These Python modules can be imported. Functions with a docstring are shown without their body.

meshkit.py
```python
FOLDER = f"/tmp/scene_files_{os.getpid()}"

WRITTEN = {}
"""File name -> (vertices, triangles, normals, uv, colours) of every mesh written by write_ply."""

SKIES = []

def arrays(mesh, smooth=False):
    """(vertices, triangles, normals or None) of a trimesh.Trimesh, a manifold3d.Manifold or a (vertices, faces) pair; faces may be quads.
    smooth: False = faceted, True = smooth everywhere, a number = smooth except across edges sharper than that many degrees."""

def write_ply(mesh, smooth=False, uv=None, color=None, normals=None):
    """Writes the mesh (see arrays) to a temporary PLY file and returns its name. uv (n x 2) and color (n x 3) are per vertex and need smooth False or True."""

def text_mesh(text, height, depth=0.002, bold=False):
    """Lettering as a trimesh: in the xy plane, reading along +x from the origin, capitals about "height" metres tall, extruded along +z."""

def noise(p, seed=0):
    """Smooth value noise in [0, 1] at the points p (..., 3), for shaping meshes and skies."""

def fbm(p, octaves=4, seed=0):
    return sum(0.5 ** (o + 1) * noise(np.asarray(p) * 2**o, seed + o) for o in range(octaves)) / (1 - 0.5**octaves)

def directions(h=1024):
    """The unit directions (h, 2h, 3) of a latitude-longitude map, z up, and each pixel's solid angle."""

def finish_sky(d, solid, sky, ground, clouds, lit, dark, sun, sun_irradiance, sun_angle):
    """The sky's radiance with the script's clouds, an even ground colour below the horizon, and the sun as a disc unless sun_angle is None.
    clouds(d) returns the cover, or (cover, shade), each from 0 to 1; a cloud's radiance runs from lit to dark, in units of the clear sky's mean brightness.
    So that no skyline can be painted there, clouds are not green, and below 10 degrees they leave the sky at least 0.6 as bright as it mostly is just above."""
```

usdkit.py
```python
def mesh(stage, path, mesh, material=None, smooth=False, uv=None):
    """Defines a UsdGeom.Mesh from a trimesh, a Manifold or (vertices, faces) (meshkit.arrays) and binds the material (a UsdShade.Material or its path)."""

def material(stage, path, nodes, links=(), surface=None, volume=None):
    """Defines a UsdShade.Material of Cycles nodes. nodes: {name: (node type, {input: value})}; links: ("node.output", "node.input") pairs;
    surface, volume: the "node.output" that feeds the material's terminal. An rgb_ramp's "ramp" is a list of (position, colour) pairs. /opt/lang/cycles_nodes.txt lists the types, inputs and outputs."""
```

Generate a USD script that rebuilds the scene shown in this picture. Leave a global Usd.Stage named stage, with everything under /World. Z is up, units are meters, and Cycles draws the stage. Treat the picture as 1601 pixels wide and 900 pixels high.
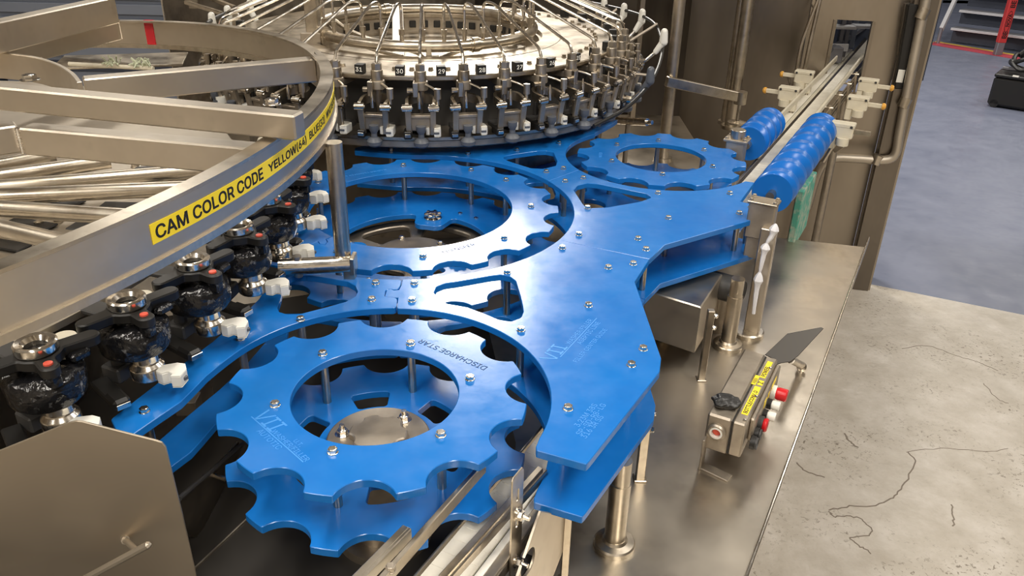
import math, random, re
import numpy as np, trimesh, usdkit, meshkit
import manifold3d as m3
from pxr import Usd, UsdGeom, UsdLux, UsdShade, Gf, Sdf
from shapely.geometry import Polygon, Point, LineString, MultiPolygon, box as sbox
from shapely import affinity
from shapely.ops import unary_union

stage = Usd.Stage.CreateInMemory()
UsdGeom.SetStageUpAxis(stage, UsdGeom.Tokens.z)
UsdGeom.SetStageMetersPerUnit(stage, 1.0)
UsdGeom.Xform.Define(stage, '/World'); UsdGeom.Scope.Define(stage, '/World/Looks')
rng = random.Random(7)
PI = math.pi

# ------------------------------------------------------------------ camera
ZB = 1.64                     # height of the top of the blue plates above the floor
FPX, PITCH, ROLL = 1277.02, 0.47732691, 0.02244193
_f = np.array([0, math.cos(PITCH), -math.sin(PITCH)]); _r = np.array([1., 0, 0]); _u = np.cross(_r, _f)
CR = math.cos(ROLL)*_r + math.sin(ROLL)*_u; CU = -math.sin(ROLL)*_r + math.cos(ROLL)*_u; CF = _f
CAM = np.array([0, 0, ZB + 1.0])
cam = UsdGeom.Camera.Define(stage, '/World/camera')
cam.AddTransformOp().Set(Gf.Matrix4d(*CR, 0, *CU, 0, *(-CF), 0, *CAM, 1))
cam.CreateHorizontalApertureAttr(36.0); cam.CreateVerticalApertureAttr(36.0*900/1601)
cam.CreateFocalLengthAttr(36.0*FPX/1601); cam.CreateClippingRangeAttr(Gf.Vec2f(0.05, 200))
cam.CreateExposureAttr(0.92)

# ------------------------------------------------------------------ light of the hall: rows of ceiling fixtures, with unseen fill lamps behind the camera
CEIL = ZB + 3.9
WARM = (1.0, 0.945, 0.86)
def ray(px, py): return (px-800.5)/FPX*CR - (py-450)/FPX*CU + CF
def at(px, py, z=0.0):
    """the point of the horizontal plane z (above the blue plates' top) seen at a photograph pixel"""
    d = ray(px, py); return CAM + d*((z-1.0)/d[2])
def rect_light(name, x, y, w, l, power, color=WARM, rot=0, z=None):
    L = UsdLux.RectLight.Define(stage, '/World/'+name)
    L.AddTranslateOp().Set(Gf.Vec3d(x, y, (CEIL-0.12) if z is None else z)); L.AddRotateZOp().Set(rot)
    L.CreateWidthAttr(w); L.CreateHeightAttr(l); L.CreateIntensityAttr(power); L.CreateColorAttr(Gf.Vec3f(*color))
    return L
LIGHTS = [(-0.50, 9.9, 1.15, 2.9, 25), (-3.6, 7.4, .5, 2.2, 9), (3.0, 7.6, .5, 2.2, 4), (4.6, 10.4, .9, 1.6, 16), (8.5, 10.5, .6, 2.4, 12), (0.8, 12.6, .6, 2.4, 9),
          (-4.5, 1.6, .5, 2.2, 8), (-1.2, 1.0, .6, 2.4, 11), (2.6, 1.6, .7, 2.4, 13), (6.0, 4.5, .6, 2.4, 13), (1.2, -2.2, .6, 2.4, 18), (-3.0, -2.2, .5, 2.4, 16), (9.5, 15, .6, 2.4, 12)]  # the unseen pair behind the camera is boosted as front fill

# ------------------------------------------------------------------ materials
def hexlin(r, g, b): return tuple(((c/255)/12.92 if c/255 <= .04045 else ((c/255+.055)/1.055)**2.4) for c in (r, g, b))
MAT = {}
def mat(name, color, rough=.5, metal=0., noise=None, bump=None, rnoise=None, stretch=(1, 1, 1), spec=None, coat=None, trans=None, color2=None, lo=.35, hi=.65, emit=None):
    n = {'p': ('principled_bsdf', {'base_color': color, 'roughness': rough, 'metallic': metal})}
    if spec is not None: n['p'][1]['specular_ior_level'] = spec
    if coat: n['p'][1]['coat_weight'] = coat
    if trans: n['p'][1]['transmission_weight'] = trans
    if emit: n['p'][1]['emission_color'] = color; n['p'][1]['emission_strength'] = emit
    links = []
    if noise or bump or rnoise:
        n['tc'] = ('geometry', {}); n['mp'] = ('mapping', {'scale': stretch}); links.append(('tc.position', 'mp.vector'))
    if noise:
        n['n'] = ('noise_texture', {'scale': noise, 'detail': 6., 'roughness': .6}); links.append(('mp.vector', 'n.vector'))
        n['r'] = ('rgb_ramp', {'ramp': [(lo, color), (hi, color2)]}); links += [('n.fac', 'r.fac'), ('r.color', 'p.base_color')]
    if rnoise:
        sc, a, b = rnoise
        n['rn'] = ('noise_texture', {'scale': sc, 'detail': 5.}); links.append(('mp.vector', 'rn.vector'))
        n['rr'] = ('map_range', {'from_min': .3, 'from_max': .7, 'to_min': a, 'to_max': b, 'clamp': True}); links += [('rn.fac', 'rr.value'), ('rr.result', 'p.roughness')]
    if bump:
        sc, st, di = bump
        n['bn'] = ('noise_texture', {'scale': sc, 'detail': 4.}); links.append(('mp.vector', 'bn.vector'))
        n['b'] = ('bump', {'strength': st, 'distance': di}); links += [('bn.fac', 'b.height'), ('b.normal', 'p.normal')]
    MAT[name] = usdkit.material(stage, '/World/Looks/'+name, n, links, surface='p.BSDF')
S1 = (.60, .54, .455)
mat('blue_plastic', (.006, .145, .51), .27, noise=3.2, color2=(.011, .178, .57), rnoise=(14, .17, .28), bump=(40, .08, .002), spec=.5)
mat('blue_worm', (.008, .15, .56), .30)
mat('engraving_light', (.05, .27, .70), .5)
mat('engraving_dark', (.01, .05, .16), .6)
mat('steel', S1, .30, 1., rnoise=(9, .24, .40), bump=(25, .03, .002), noise=5, color2=(.52, .455, .36))
mat('steel_brushed', (.64, .575, .485), .40, 1., noise=6, color2=(.585, .52, .43), rnoise=(12, .34, .46))
mat('steel_matte', (.62, .56, .47), .52, 1., noise=4, color2=(.54, .48, .40))
mat('steel_cover', (.64, .56, .45), .50, 1., rnoise=(5, .42, .54))
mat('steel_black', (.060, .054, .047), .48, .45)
mat('steel_deck', (.60, .545, .46), .28, 1., noise=2.5, color2=(.50, .45, .38), rnoise=(4, .26, .48), bump=(9, .06, .004))
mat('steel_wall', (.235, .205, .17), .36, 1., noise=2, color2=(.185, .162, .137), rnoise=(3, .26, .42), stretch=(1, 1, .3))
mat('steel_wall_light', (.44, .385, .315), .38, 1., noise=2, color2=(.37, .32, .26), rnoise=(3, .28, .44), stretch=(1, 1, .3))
mat('steel_bright', (.78, .73, .65), .16, 1., rnoise=(30, .12, .26))
mat('steel_dark', (.30, .26, .21), .36, 1., rnoise=(12, .28, .5))
mat('steel_dull', (.50, .44, .36), .45, .9, noise=8, color2=(.36, .31, .25), rnoise=(12, .36, .6))
mat('black_rubber', (.012, .012, .012), .42, noise=30, color2=(.03, .028, .026), bump=(40, .35, .006))
mat('black_wet', (.008, .008, .009), .16, bump=(32, .6, .012), spec=.6, noise=38, color2=(.22, .22, .22), lo=.60, hi=.74)
mat('black_plastic', (.014, .013, .012), .45)
mat('dark_grey', (.05, .048, .046), .5)
mat('grey_rubber', (.10, .11, .13), .45)
mat('white_plastic', (.82, .80, .73), .38)
mat('cream_plastic', (.72, .66, .52), .42, noise=12, color2=(.64, .58, .45))
mat('belt_white', (.84, .79, .67), .40, noise=20, color2=(.76, .71, .60))
mat('label_yellow', (.95, .72, .02), .35)
mat('label_ink', (.012, .010, .008), .5)
mat('red_tape', (.62, .02, .03), .45)
mat('red_button', (.60, .015, .02), .3)
mat('red_dot', (.70, .10, .06), .35)
mat('orange_cap', (.75, .38, .06), .4)
MAT['concrete'] = usdkit.material(stage, '/World/Looks/concrete', {
    'g': ('geometry', {}), 'n1': ('noise_texture', {'scale': 4.5, 'detail': 7., 'roughness': .62}), 'r1': ('rgb_ramp', {'ramp': [(.32, (.47, .42, .35)), (.5, (.55, .50, .43)), (.68, (.64, .59, .525))]}),
    'n2': ('noise_texture', {'scale': 46., 'detail': 4., 'roughness': .65, 'distortion': .6}), 'r2': ('map_range', {'from_min': .56, 'from_max': .66, 'to_min': 0., 'to_max': 1., 'clamp': True}),
    'n3': ('noise_texture', {'scale': 2.2, 'detail': 3.}), 'r3': ('map_range', {'from_min': .46, 'from_max': .62, 'to_min': .06, 'to_max': .95, 'clamp': True}),
    'mu': ('math', {'math_type': 'multiply'}), 'mx': ('mix_color', {'b': (.20, .165, .125)}),
    'rr': ('map_range', {'from_min': .3, 'from_max': .7, 'to_min': .28, 'to_max': .58, 'clamp': True}), 'bn': ('noise_texture', {'scale': 26., 'detail': 5.}), 'bp': ('bump', {'strength': .4, 'distance': .012}),
    'p': ('principled_bsdf', {})},
    [('g.position', 'n1.vector'), ('g.position', 'n2.vector'), ('g.position', 'n3.vector'), ('g.position', 'bn.vector'), ('n1.fac', 'r1.fac'), ('n2.fac', 'r2.value'), ('n3.fac', 'r3.value'), ('r2.result', 'mu.value1'), ('r3.result', 'mu.value2'),
     ('mu.value', 'mx.fac'), ('r1.color', 'mx.a'), ('mx.result', 'p.base_color'), ('n3.fac', 'rr.value'), ('rr.result', 'p.roughness'), ('bn.fac', 'bp.height'), ('bp.normal', 'p.normal')], surface='p.BSDF')
mat('floor_blue', (.160, .180, .255), .40, noise=2.2, color2=(.20, .22, .30), rnoise=(6, .32, .5), bump=(14, .1, .006))
mat('crack', (.24, .20, .16), .8)
mat('ceiling_paint', (.42, .39, .34), .8)
mat('wall_paint', (.50, .445, .375), .7)
mat('grey_paint', (.23, .26, .33), .5)
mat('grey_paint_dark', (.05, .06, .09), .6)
mat('stair_steel', (.30, .30, .33), .45, .6)
mat('stair_edge', (.62, .62, .64), .4, .2)
mat('red_paint', (.62, .05, .05), .45)
mat('floor_red', (.48, .06, .09), .5)
mat('floor_yellow', (.75, .52, .10), .5)
mat('green_scale', (.35, .42, .33), .7, noise=24, color2=(.08, .34, .25), lo=.42, hi=.55)
mat('pale_film', (.80, .80, .84), .45)
mat('fixture_white', (.8, .8, .78), .5)
mat('cloth_pale', (.55, .58, .42), .9, bump=(60, .8, .01))

# ------------------------------------------------------------------ object helpers
USED = {}
def numbered(parent, name):
    k = (parent, name); i = USED.get(k, -1) + 1; USED[k] = i
    return name if i == 0 else f'{name}_{i:03d}'
LOC = {}
def setdata(p, label=None, cat=None, group=None, kind=None):
    for k, v in (('label', label), ('category', cat), ('group', group), ('kind', kind)):
        if v: p.SetCustomDataByKey(k, v)
def thing(name, label=None, cat=None, loc=(0, 0, 0), rotz=0., group=None, kind=None, local=False):
    path = '/World/' + numbered('/World', name)
    x = UsdGeom.Xform.Define(stage, path)
    x.AddTranslateOp().Set(Gf.Vec3d(*map(float, loc))); x.AddRotateZOp().Set(math.degrees(rotz))
    LOC[path] = np.zeros(3) if local else np.asarray(loc, float)
    setdata(x.GetPrim(), label, cat, group, kind); return path
def combine(m):
    if isinstance(m, (list, tuple)) and not (len(m) == 2 and isinstance(m[0], np.ndarray)):
        return trimesh.util.concatenate([totri(k) for k in m])
    return totri(m)
def totri(m):
    if hasattr(m, 'to_mesh'):
        q = m.to_mesh(); return trimesh.Trimesh(q.vert_properties[:, :3], q.tri_verts, process=False)
    return m
def obj(name, mesh, material, parent='/World', label=None, cat=None, group=None, kind=None, smooth=30, stuff=False):
    path = parent + '/' + numbered(parent, name)
    t = combine(mesh)
    root = parent
    while root not in LOC and root.count('/') > 1: root = root.rsplit('/', 1)[0]
    off = LOC.get(root, np.zeros(3))
    t = trimesh.Trimesh(np.asarray(t.vertices) - off, np.asarray(t.faces), process=False)
    m = usdkit.mesh(stage, path, t, MAT[material], smooth=smooth)
    setdata(m.GetPrim(), label, cat, group, kind or ('stuff' if stuff else None))
    return path
def struct(name, mesh, material, parent='/World'):
    return obj(name, mesh, material, parent, kind='structure' if parent == '/World' else None)
def dup(src, loc, rotz, label, group=None):
    base = re.sub(r'_\d{3}$', '', src.split('/')[-1])
    path = '/World/' + numbered('/World', base); x = UsdGeom.Xform.Define(stage, path)
    x.GetPrim().GetReferences().AddInternalReference(src)
    x.GetPrim().SetInstanceable(True)
    x.GetPrim().GetAttribute('xformOp:translate').Set(Gf.Vec3d(*map(float, loc)))
    x.GetPrim().GetAttribute('xformOp:rotateZ').Set(math.degrees(rotz))
    setdata(x.GetPrim(), label, None, group); return path

# ------------------------------------------------------------------ mesh helpers
def hull(pts): return trimesh.convex.convex_hull(np.asarray(pts, float))
def cbox(sx, sy, sz, c=(0, 0, 0), ch=.002, rot=None):
    ch = min(ch, sx*.45, sy*.45, sz*.45); P = []
    for a in (-1, 1):
        for b in (-1, 1):
            for d in (-1, 1):
                P += [(a*(sx/2-ch), b*(sy/2-ch), d*sz/2), (a*(sx/2-ch), b*sy/2, d*(sz/2-ch)), (a*sx/2, b*(sy/2-ch), d*(sz/2-ch))]
    m = hull(P)
    if rot is not None: m.apply_transform(rot)
    m.apply_translation(c); return m
def frame(p0, p1, up=(0, 0, 1)):
    x = np.asarray(p1, float)-np.asarray(p0, float); L = np.linalg.norm(x); x /= L
    y = np.cross(up, x); y /= np.linalg.norm(y); z = np.cross(x, y)
    T = np.eye(4); T[:3, 0], T[:3, 1], T[:3, 2], T[:3, 3] = x, y, z, p0; return T, L
def bar(p0, p1, w, h, ch=.002, dy=0, dz=0, up=(0, 0, 1)):
    """box section from p0 to p1; p0,p1 lie on its axis shifted by dy (sideways), dz (up)"""
    T, L = frame(p0, p1, up); m = cbox(L, w, h, (L/2, dy, dz), ch); m.apply_transform(T); return m
def cyl(p0, p1, r, n=20, r2=None):
    p0, p1 = np.asarray(p0, float), np.asarray(p1, float); d = p1-p0; L = np.linalg.norm(d)
    m = trimesh.creation.revolve(np.array([(0, 0), (r, 0), (r if r2 is None else r2, L), (0, L)]), sections=n)
    m.apply_transform(trimesh.geometry.align_vectors((0, 0, 1), d/L)); m.apply_translation(p0); return m
def lathe(prof, c=(0, 0, 0), n=32, axis=None):
    m = trimesh.creation.revolve(np.asarray(prof, float), sections=n)
    if axis is not None: m.apply_transform(trimesh.geometry.align_vectors((0, 0, 1), np.asarray(axis, float)/np.linalg.norm(axis)))
    m.apply_translation(c); return m
def tube(path, r, n=10, cap=True):
    p = np.asarray(path, float); N = len(p); t = np.gradient(p, axis=0); t /= np.linalg.norm(t, axis=1)[:, None]
    a = np.array([0, 0, 1.]) if abs(t[0][2]) < .9 else np.array([1., 0, 0])
    u = np.cross(t[0], a); u /= np.linalg.norm(u); V = []
    for i in range(N):
        u = u - t[i]*(u@t[i]); u /= np.linalg.norm(u); w = np.cross(t[i], u)
        rr = r[i] if np.ndim(r) else r
        for k in range(n):
            V.append(p[i]+rr*(math.cos(2*PI*k/n)*u+math.sin(2*PI*k/n)*w))
    F = []
    for i in range(N-1):
        for k in range(n):
            A, B = i*n+k, i*n+(k+1) % n; F += [(A, B+n, B), (A, A+n, B+n)]
    F = [f[::-1] for f in F] if False else F
    V += [p[0], p[-1]]
    for k in range(n):
        F += [(len(V)-2, k, (k+1) % n), (len(V)-1, (N-1)*n+(k+1) % n, (N-1)*n+k)]
    m = trimesh.Trimesh(V, F, process=False); trimesh.repair.fix_normals(m); return m
def smooth_path(pts, n=6):
    p = np.asarray(pts, float); P = np.vstack([2*p[0]-p[1], p, 2*p[-1]-p[-2]]); out = []
    for i in range(1, len(P)-2):
        for s in np.linspace(0, 1, n, endpoint=False):
            a, b, c, d = P[i-1], P[i], P[i+1], P[i+2]
            out.append(.5*((2*b)+(-a+c)*s+(2*a-5*b+4*c-d)*s*s+(-a+3*b-3*c+d)*s**3))
    out.append(p[-1]); return np.array(out)
def fillet(pts, r, n=5):
    """polyline with rounded bends"""
    p = [np.asarray(q, float) for q in pts]; out = [p[0]]
    for a, b, c in zip(p, p[1:], p[2:]):
        d1, d2 = (a-b), (c-b); rr = min(r, np.linalg.norm(d1)*.45, np.linalg.norm(d2)*.45)
        q1, q2 = b+d1/np.linalg.norm(d1)*rr, b+d2/np.linalg.norm(d2)*rr
        for s in np.linspace(0, 1, n): out.append((1-s)**2*q1+2*s*(1-s)*b+s*s*q2)
    out.append(p[-1]); return np.array(out)
def plate(poly, ztop, thick, ch=.0014):
    """a flat plate of a shapely outline whose edges are chamfered top and bottom"""
    out = []
    for g in getattr(poly, 'geoms', [poly]):
        g = g.simplify(.0003)
        g = Polygon(g.exterior, [i for i in g.interiors if Polygon(i).area > 1e-5])
        rings = [np.array(g.exterior.coords)[:-1]]+[np.array(i.coords)[:-1] for i in g.interiors]
        ins = []
        V, F = [], []
        for k, R in enumerate(rings):
            sgn = 1 if (Polygon(R).exterior.is_ccw == (k == 0)) else -1
            if sgn < 0: R = R[::-1]
            d = np.roll(R, -1, 0)-R; d /= np.linalg.norm(d, axis=1)[:, None]; nn = np.stack([-d[:, 1], d[:, 0]], 1)   # inward normal
            m = nn+np.roll(nn, 1, 0); m /= np.maximum((m*nn).sum(1), .35)[:, None]
            I = R+m*ch; ins.append(I); N = len(R); b = len(V)
            for A, z in ((I, ztop-thick), (R, ztop-thick+ch), (R, ztop-ch), (I, ztop)): V += [(x, y, z) for x, y in A]
            for l in range(3):
                for i in range(N):
                    j = (i+1) % N; A, B, C, D = b+l*N+i, b+l*N+j, b+(l+1)*N+j, b+(l+1)*N+i
                    F += [(A, B, C), (A, C, D)]
        side = trimesh.Trimesh(V, F, process=False)
        cap = Polygon(ins[0], ins[1:])
        if not cap.is_valid: cap = g
        v, f = trimesh.creation.triangulate_polygon(cap, engine='earcut')
        f = np.asarray(f); e1 = v[f[:, 1]]-v[f[:, 0]]; e2 = v[f[:, 2]]-v[f[:, 0]]
        neg = (e1[:, 0]*e2[:, 1]-e1[:, 1]*e2[:, 0]) < 0; f[neg] = f[neg][:, ::-1]
        top = trimesh.Trimesh(np.c_[v, np.full(len(v), ztop)], f, process=False)
        bot = trimesh.Trimesh(np.c_[v, np.full(len(v), ztop-thick)], f[:, ::-1], process=False)
        out += [side, top, bot]
    return trimesh.util.concatenate(out)
def ring_poly(c, r, n=96): return Polygon([(c[0]+r*math.cos(2*PI*k/n), c[1]+r*math.sin(2*PI*k/n)) for k in range(n)])
def sector(c, r0, r1, a0, a1, n=24):
    t = np.radians(np.linspace(a0, a1, n)); return Polygon([(c[0]+r1*math.cos(x), c[1]+r1*math.sin(x)) for x in t]+[(c[0]+r0*math.cos(x), c[1]+r0*math.sin(x)) for x in t[::-1]])
def rounded(p, r): return p.buffer(-r).buffer(2*r).buffer(-r)
def arcpx(c, r, a0, a1, n=40):
    t = np.radians(np.linspace(a0, a1, n)); return [(c[0]+r*math.cos(x), c[1]+r*math.sin(x)) for x in t]
def flat(pts, z=0.): return [tuple(at(x, y, z)[:2]) for x, y in pts]
def hexbolt(c, s=.0085, h=.007, washer=.011, up=(0, 0, 1)):
    a = [(s/math.cos(PI/6)*math.cos(PI/3*k+.3), s/math.cos(PI/6)*math.sin(PI/3*k+.3)) for k in range(6)]
    hd = trimesh.creation.extrude_polygon(Polygon(a), h, engine='earcut'); hd.apply_translation((0, 0, .0022))
    dome = lathe([(0, h+.0022), (s*.93, h+.0022), (s*.75, h+.0036), (0, h+.0036)], n=12)
    w = lathe([(0, 0), (washer, 0), (washer, .0016), (washer*.93, .0022), (0, .0022)], n=18)
    m = trimesh.util.concatenate([hd, dome, w])
    m.apply_transform(trimesh.geometry.align_vectors((0, 0, 1), up)); m.apply_translation(c); return m
def text3(s, h, p0, xdir, z, depth=.0004, bold=False, center=False, slant=0):
    m = meshkit.text_mesh(s, h, depth, bold); v = np.array(m.vertices)
    if slant: v[:, 0] += slant*v[:, 1]
    if center: v[:, 0] -= (v[:, 0].min()+v[:, 0].max())/2
    xd = np.asarray(xdir[:2], float); xd /= np.linalg.norm(xd); yd = np.array([-xd[1], xd[0]])
    w = np.c_[np.asarray(p0)[:2]+v[:, :1]*xd+v[:, 1:2]*yd, z+v[:, 2]]
    return trimesh.Trimesh(w, m.faces, process=False)
def Z(z): return ZB+z
# ================================================================== THE SETTING
U = np.array([math.cos(math.radians(62)), math.sin(math.radians(62)), 0.])      # the way the conveyors run
Vn = np.array([U[1], -U[0], 0.])                                                 # to the right of it
DECK = -.40
E1, E2 = at(1165, 900, DECK), at(1352, 386, DECK)
fl_a, fl_b = at(1352, 443, -ZB), at(1601, 493, -ZB)
def quad_slab(pts, z0, z1): return trimesh.creation.extrude_polygon(Polygon(pts), z1-z0, engine='earcut').apply_translation((0, 0, z0))
fd = (fl_b-fl_a)[:2]; fd /= np.linalg.norm(fd)
far = fl_a[:2]-fd*14; near = fl_b[:2]+fd*12
struct('floor', quad_slab([far, near, (near[0]+3, 20), (far[0], 20)], -.05, 0), 'floor_blue')
fc = struct('floor', quad_slab([far-[0, .0], (far[0], -5), (near[0]+3, -5), near], -.05, 0.004), 'concrete')
# worn cracks and patches of the concrete, each a shallow recess line of darker aggregate
def crack(pts, w):
    w *= .55
    p = [at(x, y, -ZB)[:2] for x, y in pts]; P = smooth_path([(a, b, 0) for a, b in p], 5)[:, :2]
    P += np.array([[(rng.random()-.5)*.012, (rng.random()-.5)*.012] for _ in P])
    g = LineString(P).buffer(w*.5, cap_style=2, resolution=2)
    return plate(g if g.geom_type == 'Polygon' else max(g.geoms, key=lambda q: q.area), .0052, .004, .0003)
struct('crack', [crack([(1410, 545), (1450, 541), (1490, 555), (1530, 567), (1560, 580)], .008), crack([(1537, 600), (1548, 612), (1560, 625), (1577, 632)], .007),
                 crack([(1418, 707), (1432, 720), (1424, 738), (1408, 765), (1395, 778), (1370, 790), (1330, 792), (1296, 798)], .012),
                 crack([(1296, 799), (1305, 808), (1330, 808), (1350, 815), (1361, 828), (1357, 838), (1330, 842), (1345, 855), (1362, 865)], .010),
                 crack([(1244, 724), (1260, 737), (1290, 748)], .014), crack([(1320, 678), (1330, 692), (1341, 700)], .016),
                 crack([(1487, 790), (1489, 805), (1490, 823)], .012), crack([(1418, 707), (1470, 702), (1540, 706), (1575, 702)], .006)], 'crack', fc)
# the enclosure wall behind the machine, with the opening for the infeed conveyor
W0 = np.array([2.12, 5.42, 0.]); We = np.array([.974, -.225, 0.]); We /= np.linalg.norm(We); Wn = np.array([We[1], -We[0], 0.])   # Wn faces the camera
def on_wall(px, py, off=0.):
    d = ray(px, py); t = ((W0+Wn*off-CAM)@Wn)/(d@Wn); return CAM+d*t
def wall_uv(p): return ((p-W0)@We, p[2])
def wall_poly(uvs, t, off=0.):
    m = trimesh.creation.extrude_polygon(uvs if isinstance(uvs, Polygon) else Polygon(uvs), t, engine='earcut')
    T = np.eye(4); T[:3, 0], T[:3, 1], T[:3, 2], T[:3, 3] = We, (0, 0, 1), -Wn, W0+Wn*off
    T[:3, 2] = np.cross(We, (0, 0, 1)); m.apply_transform(T)
    return m
def wuv(px, py): return wall_uv(on_wall(px, py))
zt = ZB+1.7
uo = [wuv(*p) for p in [(1306, 30), (1366, 33), (1350, 110), (1286, 112)]]
ul, ur = wuv(1252, 100)[0], wuv(1392, 130)[0]; up = wuv(1455, 20)[0]
op = Polygon([(uo[0][0], uo[0][1]), (uo[1][0], uo[1][1]), (uo[1][0], ZB-.28), (uo[0][0], ZB-.28)])
WT = np.array([We, (0, 0, 1)])
wb = thing('wall_back', kind='structure', loc=(W0[0], W0[1], 0))
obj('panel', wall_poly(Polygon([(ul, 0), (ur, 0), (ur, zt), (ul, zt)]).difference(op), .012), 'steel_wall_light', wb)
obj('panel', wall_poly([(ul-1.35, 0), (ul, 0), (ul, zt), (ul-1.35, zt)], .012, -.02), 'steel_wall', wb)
obj('opening_hood', [wall_poly([(a-.01, ZB-.28), (a+.01, ZB-.28), (a+.01, uo[0][1]), (a-.01, uo[0][1])], .05, -.02) for a in (uo[0][0], uo[1][0])], 'steel_dark', wb)
pc = W0+We*((ur+up)/2)
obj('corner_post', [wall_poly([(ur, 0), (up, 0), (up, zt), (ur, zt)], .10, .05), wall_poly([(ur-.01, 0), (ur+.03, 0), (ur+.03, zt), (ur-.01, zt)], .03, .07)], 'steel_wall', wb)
obj('corner_edge', wall_poly([(up-.035, 0), (up+.015, 0), (up+.015, zt), (up-.035, zt)], .05, .085), 'steel_wall_light', wb)
for z in (.9, 1.35, 1.9, 2.3):
    obj('rivet', lathe([(0, 0), (.010, 0), (.008, .006), (0, .008)], W0+We*(ur+.08)+Wn*.05+[0, 0, z], 10, Wn), 'steel_bright', wb)
# the dark inside of the tunnel behind the opening
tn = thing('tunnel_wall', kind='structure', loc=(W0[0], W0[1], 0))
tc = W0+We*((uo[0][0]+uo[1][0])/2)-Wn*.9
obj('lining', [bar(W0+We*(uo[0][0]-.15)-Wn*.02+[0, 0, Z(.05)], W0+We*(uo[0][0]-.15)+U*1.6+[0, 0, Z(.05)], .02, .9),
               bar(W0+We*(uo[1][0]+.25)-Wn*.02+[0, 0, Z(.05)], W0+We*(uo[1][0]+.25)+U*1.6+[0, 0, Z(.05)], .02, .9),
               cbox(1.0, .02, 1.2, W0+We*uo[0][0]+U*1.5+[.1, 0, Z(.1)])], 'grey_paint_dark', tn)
def aty(px, py, y): d = ray(px, py); return CAM+d*(y/d[1])
for nm, px, py, y, sz, mm in (('tunnel_bracket', 1317, 42, 5.9, (.17, .10, .02), 'stair_edge'), ('tunnel_bracket', 1349, 41, 6.0, (.14, .10, .02), 'stair_edge'), ('tunnel_post', 1314, 58, 5.95, (.03, .04, .34), 'stair_steel'), ('tunnel_post', 1322, 60, 6.0, (.03, .04, .30), 'stair_steel'), ('tunnel_post', 1334, 50, 6.2, (.04, .04, .22), 'grey_paint'),
                              ('tunnel_box', 1300, 84, 5.75, (.12, .10, .10), 'stair_steel'), ('tunnel_box', 1308, 74, 5.8, (.16, .02, .05), 'stair_edge')):
    obj(nm, cbox(*sz, aty(px, py, y), .004), mm, tn)
# hall: ceiling and outer walls
struct('ceiling', cbox(26, 27, .1, (4, 7.5, CEIL+.05)), 'ceiling_paint')
struct('wall_left', cbox(.1, 27, CEIL, (-8.6, 7.5, CEIL/2)), 'wall_paint')
struct('wall_right', cbox(.1, 27, CEIL, (16, 7.5, CEIL/2)), 'wall_paint')
struct('wall_front', cbox(26, .1, CEIL, (4, -5.2, CEIL/2)), 'wall_paint')
struct('wall_far', cbox(26, .1, CEIL, (4, 20.5, CEIL/2)), 'grey_paint')
for i, (x, y, w, l, pw) in enumerate(LIGHTS):
    rect_light('fixture_glow' if i == 0 else f'fixture_glow_{i:03d}', x, y, w, l, pw)
    obj('ceiling_fixture', [cbox(w+.08, l+.08, .06, (x, y, CEIL-.06)), cyl((x, y, CEIL-.05), (x, y, CEIL), .03, 8)], 'fixture_white', label=None, kind='structure')

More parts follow.
